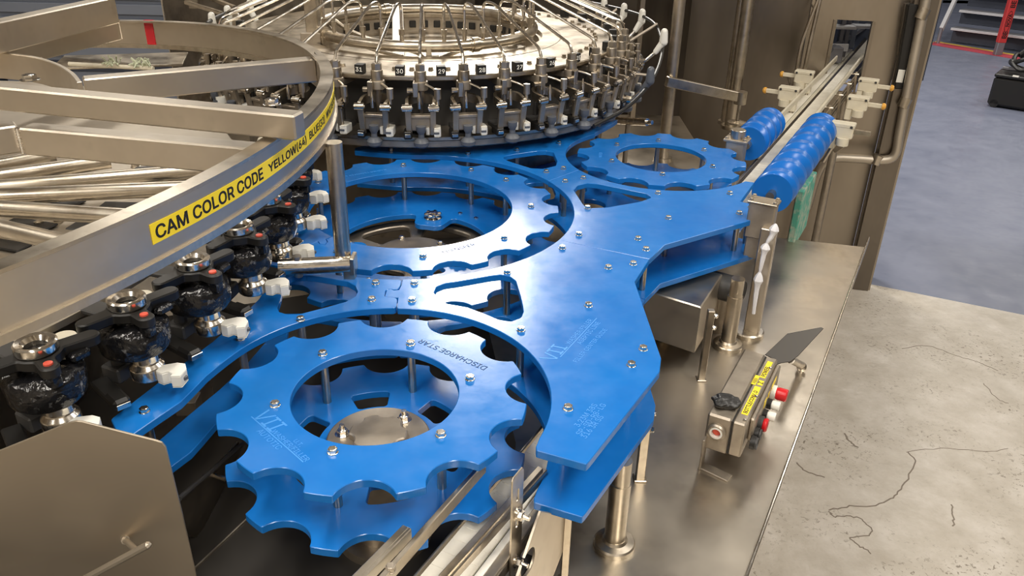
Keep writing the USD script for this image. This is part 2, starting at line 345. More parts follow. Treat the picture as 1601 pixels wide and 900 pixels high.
# machine deck
E0 = E1-(E2-E1)*.9
le = np.array([-.975, .222, 0])
dk = thing('machine_deck', 'broad stained stainless steel machine table top beside the concrete floor', 'machine table', (0, 2, Z(DECK)))
dpoly = Polygon([E0[:2], E2[:2], (E2+le*.45)[:2], (float((E2+le*.45)[0]), 5.15), (-3.6, 5.15), (-3.6, -.6), (E0[0], -.6)])
obj('table_plate', plate(dpoly, Z(DECK), .012, .001), 'steel_deck', dk)
ee = (E2-E1)/np.linalg.norm(E2-E1); en = np.array([ee[1], -ee[0], 0])
obj('edge_lip', bar(E0+en*.004, E2+ee*.10+en*.004, .007, .022, .002), 'steel_bright', dk)
obj('table_base', [quad_slab([(-3.4, -.5), tuple((E0-en*.25)[:2]), tuple((E2-en*.25-ee*.2)[:2]), (.9, 5.05), (-3.4, 5.05)], .02, Z(DECK)-.012)], 'steel_dark', dk)
obj('foot_block', cbox(.09, .12, .22, at(1345, 432, -ZB)+[0, 0, .12], .004), 'white_plastic', dk, label='pale foot block below the corner')
# ================================================================== BLUE STARS AND GUIDES
DC, TC, FC = np.array([-.28456, 1.43537]), np.array([-.33596, 2.50170]), np.array([.56914, 3.07369])
TH, LOW = .0185, -.131
def star_poly(c, R, Ri, n, phase, rc, rp=.059):
    p = ring_poly(c, R, 144)
    for k in range(n):
        a = math.radians(phase+360/n*(k+.5)); p = p.difference(Point(c[0]+rc*math.cos(a), c[1]+rc*math.sin(a)).buffer(rp, 20))
    return p.buffer(-.004, 4).buffer(.004, 4).difference(ring_poly(c, Ri, 96))
def pol(c, r, a, z): return np.array([c[0]+r*math.cos(math.radians(a)), c[1]+r*math.sin(math.radians(a)), z])
def seam(poly, pts, w=.0012): return poly.difference(LineString([p[:2] for p in pts]).buffer(w/2, cap_style=2))
def finish_pair(t, bolts, rs=.0095, zlow=LOW):
    for b in bolts:
        obj('standoff', cyl((b[0], b[1], Z(zlow)-.001), (b[0], b[1], Z(-TH)+.001), rs, 20), 'steel', t)
    for b in bolts:
        obj('bolt', hexbolt((b[0], b[1], Z(0)-.0004)), 'steel_bright', t)

# --- discharge star: 12 pockets
t = thing('discharge_star', 'blue twelve-pocket star wheel engraved DISCHARGE STAR, nearest of the star wheels', 'star wheel', (*DC, Z(LOW)-.019), group=None)
pD = star_poly(DC, .322, .1763, 12, 20.4, .336)
obj('upper_plate', plate(pD, Z(0), TH), 'blue_plastic', t)
low = star_poly(DC, .322, .05, 12, 20.4, .336)
for k in range(6): low = low.difference(rounded(sector(DC, .135, .196, 90+60*k+1, 90+60*k+29), .010))
obj('lower_plate', plate(low, Z(LOW), TH), 'blue_plastic', t)
finish_pair(t, [pol(DC, .206, a, 0) for a in (134.4, 75.8, 17, -43, -104, -165)])
hb = obj('hub_plate', lathe([(0, 0), (.112, 0), (.113, .002), (.113, .012), (.110, .014), (0, .014)], (*DC, Z(LOW)), 64), 'steel_dull', t)
lob = ring_poly(DC, .064, 72)
for a in (24, 84, 144, 204, 264, 324): lob = lob.difference(Point(*(pol(DC, .078, a, 0)[:2])).buffer(.024))
obj('hub_cap', plate(rounded(lob, .004), Z(LOW)+.030, .018, .003), 'steel_dull', t)
for a in (174, 54, -66):
    p = pol(DC, .081, a, Z(LOW)+.0135); obj('hub_bolt', [hexbolt(p, .0105, .010, .017), cyl(p+[0, 0, .010], p+[0, 0, .026], .0058, 12)], 'steel_bright', t)
obj('spindle', [cyl((*DC, Z(DECK)), (*DC, Z(LOW)-TH+.001), .075, 40), cyl((*DC, Z(DECK)), (*DC, Z(DECK)+.03), .11, 40)], 'steel_dull', t)
a0, a1 = at(768, 571), at(672, 531)
obj('engraving', text3('DISCHARGE STAR', .0165, at(764, 574)[:2], (a1-a0), Z(0)), 'engraving_dark', t, label='engraved dark lettering DISCHARGE STAR')
def engr(t, p, q, lines, mat_='engraving_light'):
    d = (q-p)[:2]; d /= np.linalg.norm(d); n = np.array([-d[1], d[0]]); ms = []
    for s, h, u, v, sl in lines: ms.append(text3(s, h, p[:2]+d*u+n*v, d, Z(0), .0004, slant=sl))
    L = np.linalg.norm((q-p)[:2]); ms.append(plate(LineString([p[:2], q[:2]]).buffer(.0012, cap_style=2), Z(0)+.0004, .0006, .0001))
    obj('engraving', ms, mat_, t, label='pale engraved lettering with a long underline')
engr(t, at(393, 651), at(474, 722), [('VII', .036, -.004, .002, .12), ('WASHER/FILLER', .0115, .070, .003, 0), ('U.T.', .010, .125, .019, 0), ('AUTOTIC', .0125, .050, -.017, 0)])

# --- transfer star: 18 pockets, two halves
t = thing('transfer_star', 'large blue eighteen-pocket star wheel with a wide round opening, engraved TRANSFER', 'star wheel', (*TC, Z(LOW)-.019))
pT = star_poly(TC, .4832, .330, 18, .4, .4985)
sp = [at(*p) for p in [(462, 391), (497, 377), (500, 381), (508, 382), (512, 378), (510, 374), (518, 370), (545, 358)]]
pT = seam(pT, sp)
obj('upper_plate', plate(pT, Z(0), TH), 'blue_plastic', t)
inner = ring_poly(TC, .252, 96)
for a in (78, 198, 318): inner = inner.difference(rounded(sector(TC, .165, .30, a-13, a+13), .02).buffer(.012))
low = star_poly(TC, .4832, .1, 18, .4, .4985).difference(rounded(inner, .02))
obj('lower_plate', plate(low, Z(LOW), TH), 'blue_plastic', t)
finish_pair(t, [pol(TC, .393, a, 0) for a in (-78.4, -38.1, 2.8)]+[pol(TC, .405, a, 0) for a in (40.9, 64.3, 101, 150, -142.9, -115)])
for a in (78, 198, 318):
    p = pol(TC, .222, a, Z(LOW)); g = [lathe([(0, 0), (.032, 0), (.032, .004), (.012, .005), (.012, .008), (0, .008)], p, 24)]
    for k in range(6): q = pol(p, .020, k*60+15, p[2]+.008); g.append(cbox(.022, .016, .014, q+[0, 0, .007], .004, trimesh.transformations.rotation_matrix(math.radians(k*60+15), (0, 0, 1))))
    g.append(lathe([(0, 0), (.02, 0), (.02, .014), (.012, .018), (0, .018)], p+[0, 0, .006], 20))
    obj('star_knob', g, 'steel_bright', t)
for a in (152, 62, 48, 250, 20): obj('locating_pin', lathe([(0, 0), (.008, 0), (.008, .004), (.004, .006), (0, .006)], pol(TC, .30, a, Z(LOW)), 16), 'steel_bright', t)
# spoked steel carrier below
cr = ring_poly(TC, .30, 96)
for k in range(6): cr = cr.difference(rounded(sector(TC, .13, .255, 40+60*k, 86+60*k), .03))
obj('carrier', plate(cr, Z(LOW)-.045, .02, .004), 'steel_dull', t)
obj('spindle', [cyl((*TC, Z(DECK)), (*TC, Z(LOW)-.05), .11, 48), lathe([(0, 0), (.125, 0), (.125, .02), (.10, .03), (0, .03)], (*TC, Z(LOW)-.055), 48)], 'steel_dull', t)
for k in range(4): obj('hub_bolt', hexbolt(pol(TC, .10, 30+90*k, Z(LOW)-.026), .008, .008, .012), 'steel_bright', t)
obj('engraving', text3('TRANSFER', .016, at(736, 385)[:2]*0+at(693, 397)[:2], at(737, 385)-at(693, 397), Z(0)), 'engraving_dark', t, label='engraved dark lettering TRANSFER')
obj('engraving', text3('WASHER TRANSFER STAR', .011, at(604, 264)[:2], at(549, 273)-at(604, 264), Z(0)), 'engraving_light', t, label='pale engraved lettering along the far rim')

# --- infeed star
t = thing('infeed_star', 'blue twelve-pocket star wheel beside the two worm screws, farthest of the star wheels', 'star wheel', (*FC, Z(LOW)-.019))
pF = star_poly(FC, .325, .1748, 12, 18.9, .341)
obj('upper_plate', plate(pF, Z(0), TH), 'blue_plastic', t)
obj('lower_plate', plate(star_poly(FC, .325, .16, 12, 18.9, .341), Z(LOW), TH), 'blue_plastic', t)
finish_pair(t, [pol(FC, .21, a, 0) for a in (138.3, -161, -97, -31, 27, 84)])
obj('spindle', [cyl((*FC, Z(DECK)), (*FC, Z(LOW)-.03), .06, 32), lathe([(0, 0), (.165, 0), (.165, .012), (0, .012)], (*FC, Z(LOW)-.031), 48)], 'steel_dark', t)
obj('engraving', text3('INFEED', .012, at(941, 246)[:2], at(942, 234)-at(941, 246), Z(0)), 'engraving_light', t)

# --- guides (outer plates round the stars): upper and lower plate on standoffs
def guide(name, label, poly, bolts, cut=None):
    c = np.mean([b[:2] for b in bolts], 0)
    t = thing(name, label, 'guide plate', (c[0], c[1], Z(LOW)-TH))
    obj('upper_plate', plate(poly, Z(0), TH), 'blue_plastic', t)
    obj('lower_plate', plate(cut if cut is not None else poly, Z(LOW), TH), 'blue_plastic', t)
    finish_pair(t, bolts); return t
RD, RT, RF = .372, .532, .370
cD, cT, cF = Polygon(arcpx(DC, RD, 0, 359, 140)), Polygon(arcpx(TC, RT, 0, 359, 160)), Polygon(arcpx(FC, RF, 0, 359, 140))
clear = unary_union([cD, cT, cF])
joint1 = [(629.2, 434), (627, 445), (623.2, 452.5), (616.4, 453.2), (610.4, 451), (603.7, 453.2), (601.1, 463.7), (621.7, 464.7), (620.2, 483)]
gap = .0009
def clean(p): 
    p = p.buffer(0)
    return max(p.geoms, key=lambda q: q.area) if hasattr(p, 'geoms') else p
slotA = rounded(Polygon(flat([(679, 457), (683, 448), (695, 443), (713, 440.5), (767, 431), (784, 429.3), (797, 432), (806, 439), (813, 462), (817, 480), (817.7, 487), (814, 496), (799, 502), (780, 499), (759, 490), (731, 479.5), (699, 474), (687, 466)])), .01)
pA = Polygon(flat(joint1+[(640, 560), (800, 640), (846, 676), (837, 698), (838, 704), (917, 726), (923, 720), (1032, 581), (1034.5, 560), (993, 440), (1016, 405), (907, 382), (860, 371), (760, 330), (640, 400)]))
pA = clean(pA.difference(unary_union([cD, cT])).difference(slotA).buffer(-gap))
pA = clean(pA.buffer(-.004).buffer(.004))
tA = guide('center_guide', 'blue guide plate engraved FILLER CENTER GUIDE, right of the nearest star', pA,
      [at(*p) for p in [(648, 443), (644.4, 470), (793, 426), (879, 388), (920, 478), (814.5, 516), (1005.5, 546), (987, 571), (888, 639), (951, 419), (990, 413)]])
engr(tA, at(876, 558), at(933, 497), [('VII', .036, -.026, .003, -.15), ('WASHER/FILLER', .0125, .060, .004, 0), ('ASEPTIC LINE', .0125, .075, -.018, 0)])
obj('engraving', text3('FILLER CENTER GUIDE', .0115, at(902, 567)[:2], at(952, 513)-at(902, 567), Z(0)), 'engraving_light', tA)
obj('engraving', [text3(s, .0125, at(*p)[:2], at(946, 642)-at(912, 683), Z(0)) for s, p in (('3.23M 38S', (905, 668)), ('SP-SD-R8-LG', (908, 681)), ('316 3R SS', (916, 686)))], 'engraving_light', tA)

slotD = rounded(Polygon(flat([(434, 481), (437, 487), (450, 490.7), (469.5, 490), (510, 479.5), (540, 471.2), (555, 463), (558.7, 455.5), (555, 446.5), (543, 439.7), (495, 432.2), (477, 430.4), (457.5, 431.5), (444, 439), (442.2, 449.5), (439.5, 464.5)])), .008)
pDg = Polygon(flat(joint1[::-1]+[(540, 400), (517, 426), (480, 424), (436, 424), (424, 436), (405, 466), (372, 500), (330, 535), (280, 572), (228, 612), (172, 655), (190, 692), (205, 681), (250, 650), (283, 628), (300, 611), (322, 588), (340, 573), (358, 559), (400, 640), (560, 600)]))
pDg = clean(pDg.difference(unary_union([cD, cT])).difference(slotD).buffer(-gap))
pDg = clean(pDg.buffer(.012).buffer(-.024).buffer(.012))
guide('left_guide', 'curved blue guide plate under the black bell grippers, left of the nearest star', pDg, [at(*p) for p in [(587.5, 443), (581.4, 469), (226, 643), (376, 530), (470, 500)]])

slotB = rounded(Polygon(flat([(897.5, 297), (903.3, 290), (918.3, 286.2), (935, 287.5), (976.7, 295.8), (1010, 302.5), (1016.7, 306.7), (1017, 309), (1000, 315), (950, 323.7), (920, 325), (912.5, 320)])), .01)
joint2 = [(846, 286), (857, 283), (884, 273), (912, 263)]
pB = Polygon(flat([(872, 375), (907, 382), (1016, 405), (1040, 382.5), (1184.5, 341.5), (1190, 339), (1200, 324), (1158, 314.8), (1180, 285), (1165.5, 283), (1060, 250), (912, 263), (884, 273), (857, 283), (800, 320)]))
pB = clean(pB.difference(unary_union([cT, cF])).difference(slotB).buffer(-gap)); pB = clean(pB.buffer(-.003).buffer(.003))
guide('infeed_guide', 'blue guide plate with a leaf-shaped slot, running to the right worm screw', pB,
      [at(*p) for p in [(905, 367), (997.5, 374), (1010, 390.5), (1045, 341.5), (1028.7, 302.5), (1141, 303), (1155.7, 334), (1174, 324), (918.7, 325.5), (912, 279), (883.5, 284)]])
slotC = rounded(Polygon(flat([(787, 246.7), (790, 244), (804, 241), (840, 236), (854, 235.6), (864.9, 237.8), (871, 252), (868.4, 259), (848.9, 263.6), (831, 262.7), (815, 258), (793.8, 251)])), .012)
pC = Polygon(flat([(846, 287), (857, 283), (884, 273), (912, 263), (940, 240), (930, 208), (960, 191.7), (967, 186.5), (920, 192), (860, 203), (780, 213), (700, 218.5), (620, 221.5), (573, 226.5), (555, 231), (554, 236), (582, 238.5), (618, 241.3), (653, 242.8), (690, 300)]))
pC = clean(pC.difference(unary_union([cT, cF])).difference(slotC).buffer(-gap)); pC = clean(pC.buffer(-.003).buffer(.003))
guide('filler_guide', 'blue guide plate along the near rim of the filling carousel', pC, [at(*p) for p in [(854, 269), (881, 264), (874, 224), (935.5, 196.5), (808, 235), (731.5, 240.5), (611.5, 235)]])
# ================================================================== POSTS UNDER THE GUIDES
def post(px, py, ztop, label, cap=False):
    b = at(px, py, DECK); t = thing('support_post', label, 'post', b)
    obj('flange', lathe([(0, 0), (.048, 0), (.048, .012), (.045, .016), (.030, .020), (.026, .026), (0, .026)], b, 40), 'steel', t)
    obj('column', [cyl(b+[0, 0, .02], b+[0, 0, ztop-DECK-.062], .0245, 32), cyl(b+[0, 0, ztop-DECK-.064], b+[0, 0, ztop-DECK], .0215, 32)], 'steel', t)
post(960, 852, LOW-TH, 'round steel post with flange at the front under the nearest guide end')
post(1137, 541, LOW-TH, 'round steel post with flange beside the thin square leg')
b = at(1168, 521, DECK)
t = thing('screw_stand', 'rectangular steel stand with top plate carrying the near end of the right worm screw', 'stand', b)
R62 = trimesh.transformations.rotation_matrix(math.radians(62), (0, 0, 1)); R28 = trimesh.transformations.rotation_matrix(math.radians(-28), (0, 0, 1))
tp = at(1195, 316, .06)
obj('flange', lathe([(0, 0), (.055, 0), (.055, .014), (.05, .018), (0, .018)], b, 40), 'steel', t)
obj('column', [cbox(.05, .03, -LOW+.25, ((b[0]+.012), b[1]-.004, Z(DECK)+.01+(.25-LOW)/2), .003, R28)], 'steel_brushed', t)
obj('bearing_block', [cbox(.085, .05, .12, (tp[0], tp[1], Z(.0)), .004, R28), cbox(.07, .028, .09, (tp[0], tp[1]+.005, Z(-.09)), .003, R28)], 'steel_dull', t)
obj('top_plate', cbox(.095, .062, .007, (tp[0], tp[1], Z(.063)), .002, R28), 'steel', t)
for a in (-1, 1):
    for c in (-1, 1): obj('cap_screw', hexbolt(tp+Vn*.037*a+U*.020*c+[0, 0, .0063], .006, .005, .008), 'steel_dull', t)
def aty(px, py, y): d = ray(px, py); return CAM+d*(y/d[1])
obj('film_wrap', tube(smooth_path([aty(*q_, b[1]-.045) for q_ in [(1213, 350), (1207, 368), (1199, 380), (1194, 398), (1188, 425), (1183, 452), (1178, 490)]], 4), [.004, .012, .016, .010, .008, .008, .007, .006]*3+[.006], 6), 'pale_film', t, label='torn strip of pale plastic film')
# square legs and the motor box
def sq_leg(base, top, label, s=.02):
    t = thing('square_leg', label, 'leg', base)
    obj('bar', bar(base, top, s, s, .0015, up=(0, 1, 0)), 'steel', t)
    obj('foot', cbox(s*1.5, s*1.5, .006, base+[0, 0, .003]), 'steel', t)
    return t
q = at(1096, 593, DECK); t = sq_leg(q, np.array([q[0], q[1], Z(-.155)]), 'thin square steel leg in front of the motor box')
for z in (-.17, -.21): obj('bolt', hexbolt((q[0]+.011, q[1]-.006, Z(z)), .006, .006, .008, (.8, -.5, 0)), 'steel_bright', t)
q = at(1000, 748, DECK); t = sq_leg(q, np.array([q[0], q[1], Z(LOW-TH)]), 'square steel leg right of the front round post', .022)
for z in (-.19, -.24): obj('bolt', hexbolt((q[0]+.012, q[1]-.004, Z(z)), .006, .006, .008, (.9, -.3, 0)), 'steel_bright', t)
c1, c2, c3 = at(1096, 480, -.175), at(1030, 460, -.175), at(1122, 440, -.175)
dd = (c1-c2)/np.linalg.norm(c1-c2); ee2 = (c3-c1)/np.linalg.norm(c3-c1)
t = thing('motor_box', 'plain stainless steel box below the guide, left of the thin square leg', 'box', (*c1[:2], Z(-.33)))
bx = Polygon([c1[:2], (c1-dd*.30)[:2], (c1-dd*.30+ee2*.26)[:2], (c1+ee2*.26)[:2]])
obj('shell', plate(bx, Z(-.175), .165, .004), 'steel_brushed', t)
obj('motor', [cyl(c1+ee2*.27-dd*.05+[0, 0, -.05], c1+ee2*.27+dd*.06+[0, 0, -.05], .045, 28), cyl(c1+ee2*.27+dd*.06+[0, 0, -.05], c1+ee2*.27+dd*.075+[0, 0, -.05], .036, 28)], 'dark_grey', t)
obj('bracket', [cbox(.09, .02, .18, c1+ee2*.29-dd*.05+[0, 0, -.12], .003, R28), cyl((*(c1+ee2*.29)[:2], Z(DECK)), (*(c1+ee2*.29)[:2], Z(-.24)), .03, 16)], 'steel_dull', t)
obj('leg', cyl((*(c1-dd*.15+ee2*.13)[:2], Z(DECK)), (*(c1-dd*.15+ee2*.13)[:2], Z(-.33)), .035, 16), 'steel_dark', t)

tr0, tr1 = at(305, 893, DECK), at(408, 795, DECK); td = (tr1-tr0)/np.linalg.norm(tr1-tr0)
t = thing('deck_shade', 'added dark sheet of deck tray lying under the nearest star wheel', 'shading', (-.55, 1.5, Z(DECK)))  # added dark sheet: paints in the dark reflected by the deck under the stars
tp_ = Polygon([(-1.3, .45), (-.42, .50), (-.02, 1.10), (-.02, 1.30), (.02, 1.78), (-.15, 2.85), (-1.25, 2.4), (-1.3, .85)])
obj('shade_sheet', plate(clean(tp_.buffer(0)), Z(DECK)+.006, .006, .001), 'steel_black', t)
obj('step_edge', bar((tr0-td*.4)+[0, 0, .006], tr1+td*.1+[0, 0, .006], .004, .012, .001), 'steel_dull', t)

# ================================================================== WORM SCREWS
GD = .024
def worm(name, label, a, b, R, turns, pitch, hand=1):
    """a timing screw: cylinder whose groove winds round the axis a-b"""
    a, b = np.asarray(a), np.asarray(b); ax = b-a; L = np.linalg.norm(ax); ax /= L
    t = thing(name, label, 'worm screw', (*a[:2], a[2]-R))
    hand = -hand; n, ns = 72, 44; ds = pitch/ns; V, F = [], []
    side = np.cross(ax, (0, 0, 1)); side /= np.linalg.norm(side); up = np.cross(side, ax)
    S = np.arange(-ns, int(L/ds)+ns+2)*ds
    for i, s_ in enumerate(S):
        w = abs((s_/pitch+.35) % 1.0-.5)*2           # 1 in the middle of a land, 0 in the groove
        gr = 0 if w > .70 else GD*(.5+.5*math.cos(PI*w/.70))**.7
        for k in range(n+1):
            th = 2*PI*k/n; s = min(max(s_+hand*pitch*th/(2*PI), 0), L)
            r = R-gr*max(0, min(1, s/.02, (L-s)/.01))-.004*max(0, 1-min(s, L-s)/.006)
            V.append(a+ax*s+r*(math.cos(th)*side+math.sin(th)*up))
    for i in range(len(S)-1):
        for k in range(n):
            A, B = i*(n+1)+k, i*(n+1)+k+1; F += [(A, B, B+n+1), (A, B+n+1, A+n+1)]
    for c_, s in ((a, 0), (b, L)):
        q = len(V); V.append(c_)
        for k in range(n): V.append(c_+(R-.004)*(math.cos(2*PI*k/n)*side+math.sin(2*PI*k/n)*up))
        for k in range(n): F.append((q, q+1+(k+1) % n, q+1+k) if s == 0 else (q, q+1+k, q+1+(k+1) % n))
    V = np.array(V); F = np.array(F); fa = np.linalg.norm(np.cross(V[F[:, 1]]-V[F[:, 0]], V[F[:, 2]]-V[F[:, 0]]), axis=1); F = F[fa > 1e-10]
    t_ = t
    m = trimesh.Trimesh(V, F, process=False); m.merge_vertices(); trimesh.repair.fix_normals(m)
    obj('screw_body', m, 'blue_worm', t, smooth=50)
    obj('shaft', cyl(a-ax*.04, b+ax*.05, .016, 20), 'steel', t)
    return t, ax
BZ = -.17
cl0 = at(1279.5, 148.6, BZ)                 # a point on the infeed belt's left edge
def cp(s, o, z): return np.array([*(cl0+U*s+Vn*o)[:2], Z(z)])     # along, right of the belt's left edge, height
sR0 = cp(-2.06, .182, -.085); worm('worm_screw', 'long blue worm screw right of the infeed conveyor belt', sR0, sR0+U*1.02, .079, 7, .142, 1)
sL0 = cp(-1.48, -.055, -.085); worm('worm_screw', 'short blue worm screw left of the infeed conveyor belt', sL0, sL0+U*.40, .079, 4, .112, -1)
bt = at(1153, 216, .04)
t = thing('screw_bearing', 'cast bearing block with a round cap at the short worm screw', 'bearing block', (*bt[:2], Z(DECK)))
obj('block', cbox(.075, .055, .13, (*bt[:2], Z(-.03)), .004, R28), 'steel_dull', t)
obj('flange', cbox(.095, .075, .010, (*bt[:2], Z(.035)), .002, R28), 'steel_dull', t)
obj('cap', lathe([(0, 0), (.030, 0), (.030, .034), (.027, .037), (0, .037)], (*bt[:2], Z(.04)), 32), 'steel', t)
obj('column', cyl((*bt[:2], Z(DECK)), (*bt[:2], Z(-.09)), .022, 20), 'steel_dull', t)
for a in (-1, 1):
    for c in (-1, 1): obj('cap_screw', hexbolt((*(bt[:2]+(Vn*.036*a+U*.027*c)[:2]), Z(.04)), .006, .005, .008), 'steel_dull', t)
# drive guard with green scale below the right screw
g0, g1 = at(1247, 372, -.30), at(1285, 268, -.06)
t = thing('scaled_guard', 'hanging steel guard crusted with green scale below the long worm screw', 'guard', (*g0[:2], Z(-.36)))
G = at(1244, 374, -.36)
obj('sheet', bar(np.array([*(sR0+Vn*.055+U*.33)[:2], Z(-.30)]), np.array([*(sR0+Vn*.055+U*.62)[:2], Z(-.30)]), .03, .26, .004), 'green_scale', t)
obj('rod', [cyl((*(sR0+U*.08)[:2], Z(DECK)), (*(sR0+U*.08)[:2], Z(-.12)), .018, 16), cyl((*(sR0+U*.75)[:2], .0), (*(sR0+U*.75)[:2], Z(-.12)), .02, 16)], 'steel_dull', t)
obj('bearing_arm', [bar(sR0+U*1.06+[0, 0, 0], sR0+U*1.06+Vn*.10+[0, 0, -.1], .03, .05, .003), cyl(sR0+U*1.06+[0, 0, 0], sR0+U*.98, .022, 16), cyl((*(sR0+U*.75)[:2], Z(-.13)), (*(sR0+U*1.06)[:2], Z(-.05)), .012, 12)], 'steel_dull', t)

# ================================================================== INFEED CONVEYOR
t = thing('infeed_conveyor', 'long infeed conveyor with a cream slat belt running through the wall opening', 'conveyor', (*cp(-.8, .04, 0)[:2], 0))
s0, s1 = -2.35, 2.4
for i in range(int((s1-s0)/.0381)):
    s = s0+.0381*i; obj('slat', bar(cp(s, .041, BZ-.004), cp(s+.0368, .041, BZ-.004), .0826, .006, .0012), 'belt_white', t)
obj('slat_return', bar(cp(s0, .041, BZ-.012), cp(s1, .041, BZ-.012), .07, .008), 'belt_white', t)
obj('side_channel', bar(cp(s0, -.022, BZ-.045), cp(s1, -.022, BZ-.045), .012, .085), 'steel_dark', t)
obj('side_channel', bar(cp(s0, .112, BZ-.045), cp(s1, .112, BZ-.045), .012, .085), 'steel_dark', t)
obj('wear_strip', bar(cp(-1.4, -.022, BZ+.002), cp(1.5, -.022, BZ+.002), .018, .008), 'cream_plastic', t)
obj('second_belt', bar(cp(-1.4, -.062, BZ-.004), cp(1.6, -.062, BZ-.004), .05, .01), 'belt_white', t)
obj('guide_rail', bar(cp(-1.02, -.037, BZ+.08), cp(.76, -.034, BZ+.08), .012, .036, .004), 'cream_plastic', t)
obj('guide_rail', bar(cp(-.98, .116, BZ+.08), cp(.80, .108, BZ+.08), .014, .030, .004), 'cream_plastic', t)
obj('guide_rail', tube(fillet([cp(.78, .108, BZ+.08), cp(1.0, .11, BZ+.08), cp(1.25, .19, BZ+.08)], .2), .014, 8), 'cream_plastic', t)
for z in (.03, .005, -.02, -.05): obj('guide_wire', cyl(cp(-.95, .130, BZ+z), cp(.9, .125, BZ+z), .004, 8), 'steel', t)
for s in (-.75, -.45, -.12, .2, .5): obj('rail_post', [bar(cp(s, .132, BZ+.06), cp(s, .145, BZ-.09), .014, .006, .001, up=(U[0], U[1], 0)), cyl(cp(s, .10, BZ+.045), cp(s, .15, BZ+.045), .006, 8)], 'steel', t)
obj('leg', [cyl(cp(s, o, BZ-.09-ZB+ZB), np.array([*cp(s, o, 0)[:2], 0.]), .025, 16) for s in (.35,) for o in (-.02, .11)], 'steel_dull', t)
obj('tunnel_rail', [cyl(cp(.7, -.12, BZ+.10), cp(2.3, -.02, BZ+.10), .02, 8), cyl(cp(.9, .25, BZ+.05), cp(2.3, .1, BZ+.05), .02, 8), bar(cp(.7, -.2, BZ+.2), cp(1.6, -.2, BZ+.2), .05, .12), bar(cp(1.2, -.16, BZ+.34), cp(1.3, .2, BZ+.34), .1, .03)], 'stair_steel', t)
def clamp_asm(px, py, z, side, label, cap=True):
    c = at(px, py, z); t = thing('rail_clamp', label, 'clamp', c, group=None)
    X = Vn*side
    T = np.eye(4); T[:3, 0], T[:3, 1], T[:3, 2] = X, np.cross((0, 0, 1), X), (0, 0, 1)
    obj('body', [cbox(.102, .056, .070, c, .006, T), cbox(.108, .060, .020, c+[0, 0, .027], .004, T), cbox(.034, .050, .060, c-X*.034+[0, 0, -.06], .004, T), cyl(c+X*.012+[0, 0, -.065]-U*.022, c+X*.012+[0, 0, -.03]-U*.022, .029, 16)], 'cream_plastic', t)
    for a in (-.040, .040): obj('screw', lathe([(0, 0), (.007, 0), (.006, .003), (0, .003)], c+X*a-U*.0295+[0, 0, .024], 10, -U), 'dark_grey', t)
    obj('rod', bar(c+X*.03, c+X*.125, .016, .022, .002), 'cream_plastic' if cap else 'steel', t)
    obj('strut', cyl(c-X*.01+[0, 0, -.03], c-X*.055-U*.02+[0, 0, -.16], .009, 10), 'steel', t)
    if cap: obj('cap', lathe([(0, -.002), (.017, -.002), (.018, .008), (.012, .016), (0, .018)], c+X*.122, 16, X), 'orange_cap', t, label='orange end cap')
clamp_asm(1257, 120, -.07, -1, 'pale rail clamp with orange cap, far one left of the infeed conveyor')
clamp_asm(1233, 146, -.07, -1, 'pale rail clamp with orange cap, near one left of the infeed conveyor')
clamp_asm(1357, 133, -.07, 1, 'pale rail clamp with orange cap, far one right of the infeed conveyor')
clamp_asm(1341, 161, -.07, 1, 'pale rail clamp with orange cap, middle one right of the infeed conveyor')
clamp_asm(1317, 203, -.07, 1, 'pale rail clamp with a bare steel end beside the long worm screw', cap=False)

# ================================================================== CONDUITS, SENSOR, TUBES AT THE WALL
def wpt(px, py, off): return on_wall(px, py, off)
t = thing('wall_conduit', 'grey metal conduit running down the corner post and bending under the clamps', 'conduit', wpt(1440, 20, .2))
path = [wpt(1450, -12, .19), wpt(1423, 120, .19), wpt(1407, 205, .19), wpt(1400, 240, .19), wpt(1383, 250, .19), wpt(1340, 248, .19), wpt(1308, 247, .19), wpt(1290, 253, .19), wpt(1277, 275, .19), wpt(1262, 325, .19)]
obj('pipe', tube(smooth_path(path, 6), .029, 16), 'steel_matte', t)
for p in [(1443, 21), (1415, 160), (1371, 249)]:
    a = wpt(*p, .19); obj('coupling', cyl(a-[0.01, 0, .03], a+[.006, 0, .03], .036, 16), 'steel', t)
obj('hanger', [cyl(wpt(1443, 21, .19), wpt(1443, 21, .14), .01, 10), cyl(wpt(1383, 250, .19), wpt(1383, 250, .0), .008, 8)], 'steel_bright', t)
a, b2 = wpt(1427, 5, .12), wpt(1404, 138, .12)
t = thing('sensor_bar', 'narrow black sensor bar with a small white label on the corner post', 'sensor', b2)
obj('housing', bar(b2, a, .06, .07, .008, up=Wn), 'black_plastic', t)
obj('backing', bar(b2+[0, 0, .2]-Wn*.03, a-Wn*.03, .09, .02, .004, up=Wn), 'steel_wall', t)
c = wpt(1408, 119, .158); obj('label', bar(c-[0, 0, .04], c+[0, 0, .04], .04, .004, .001, up=Wn), 'white_plastic', t, label='small white label')
for i, (pts, lab, r) in enumerate([([(1283, -10), (1271, 20), (1254, 66), (1247, 100), (1240, 140)], 'thin bent steel tube in front of the enclosure wall, left of the opening', .010),
                               ([(1284, -8), (1268, 60), (1256, 118)], 'straight vertical steel tube behind the bent tube', .012)]):
    P = smooth_path([wpt(x, y, .35) for x, y in pts], 5); t = thing('wall_tube', lab, 'tube', P[-1]); obj('pipe', tube(P, r, 10), 'steel', t)
    obj('fitting', [cyl(P[-1]-[0, 0, .03], P[-1]+[0, 0, .02], r*1.6, 10), cyl(P[-1]-[0, 0, .02], P[-1]-Wn*.36-[0, 0, .02], .008, 8), cyl(P[2], P[2]-Wn*.36, .008, 8)], 'steel', t)
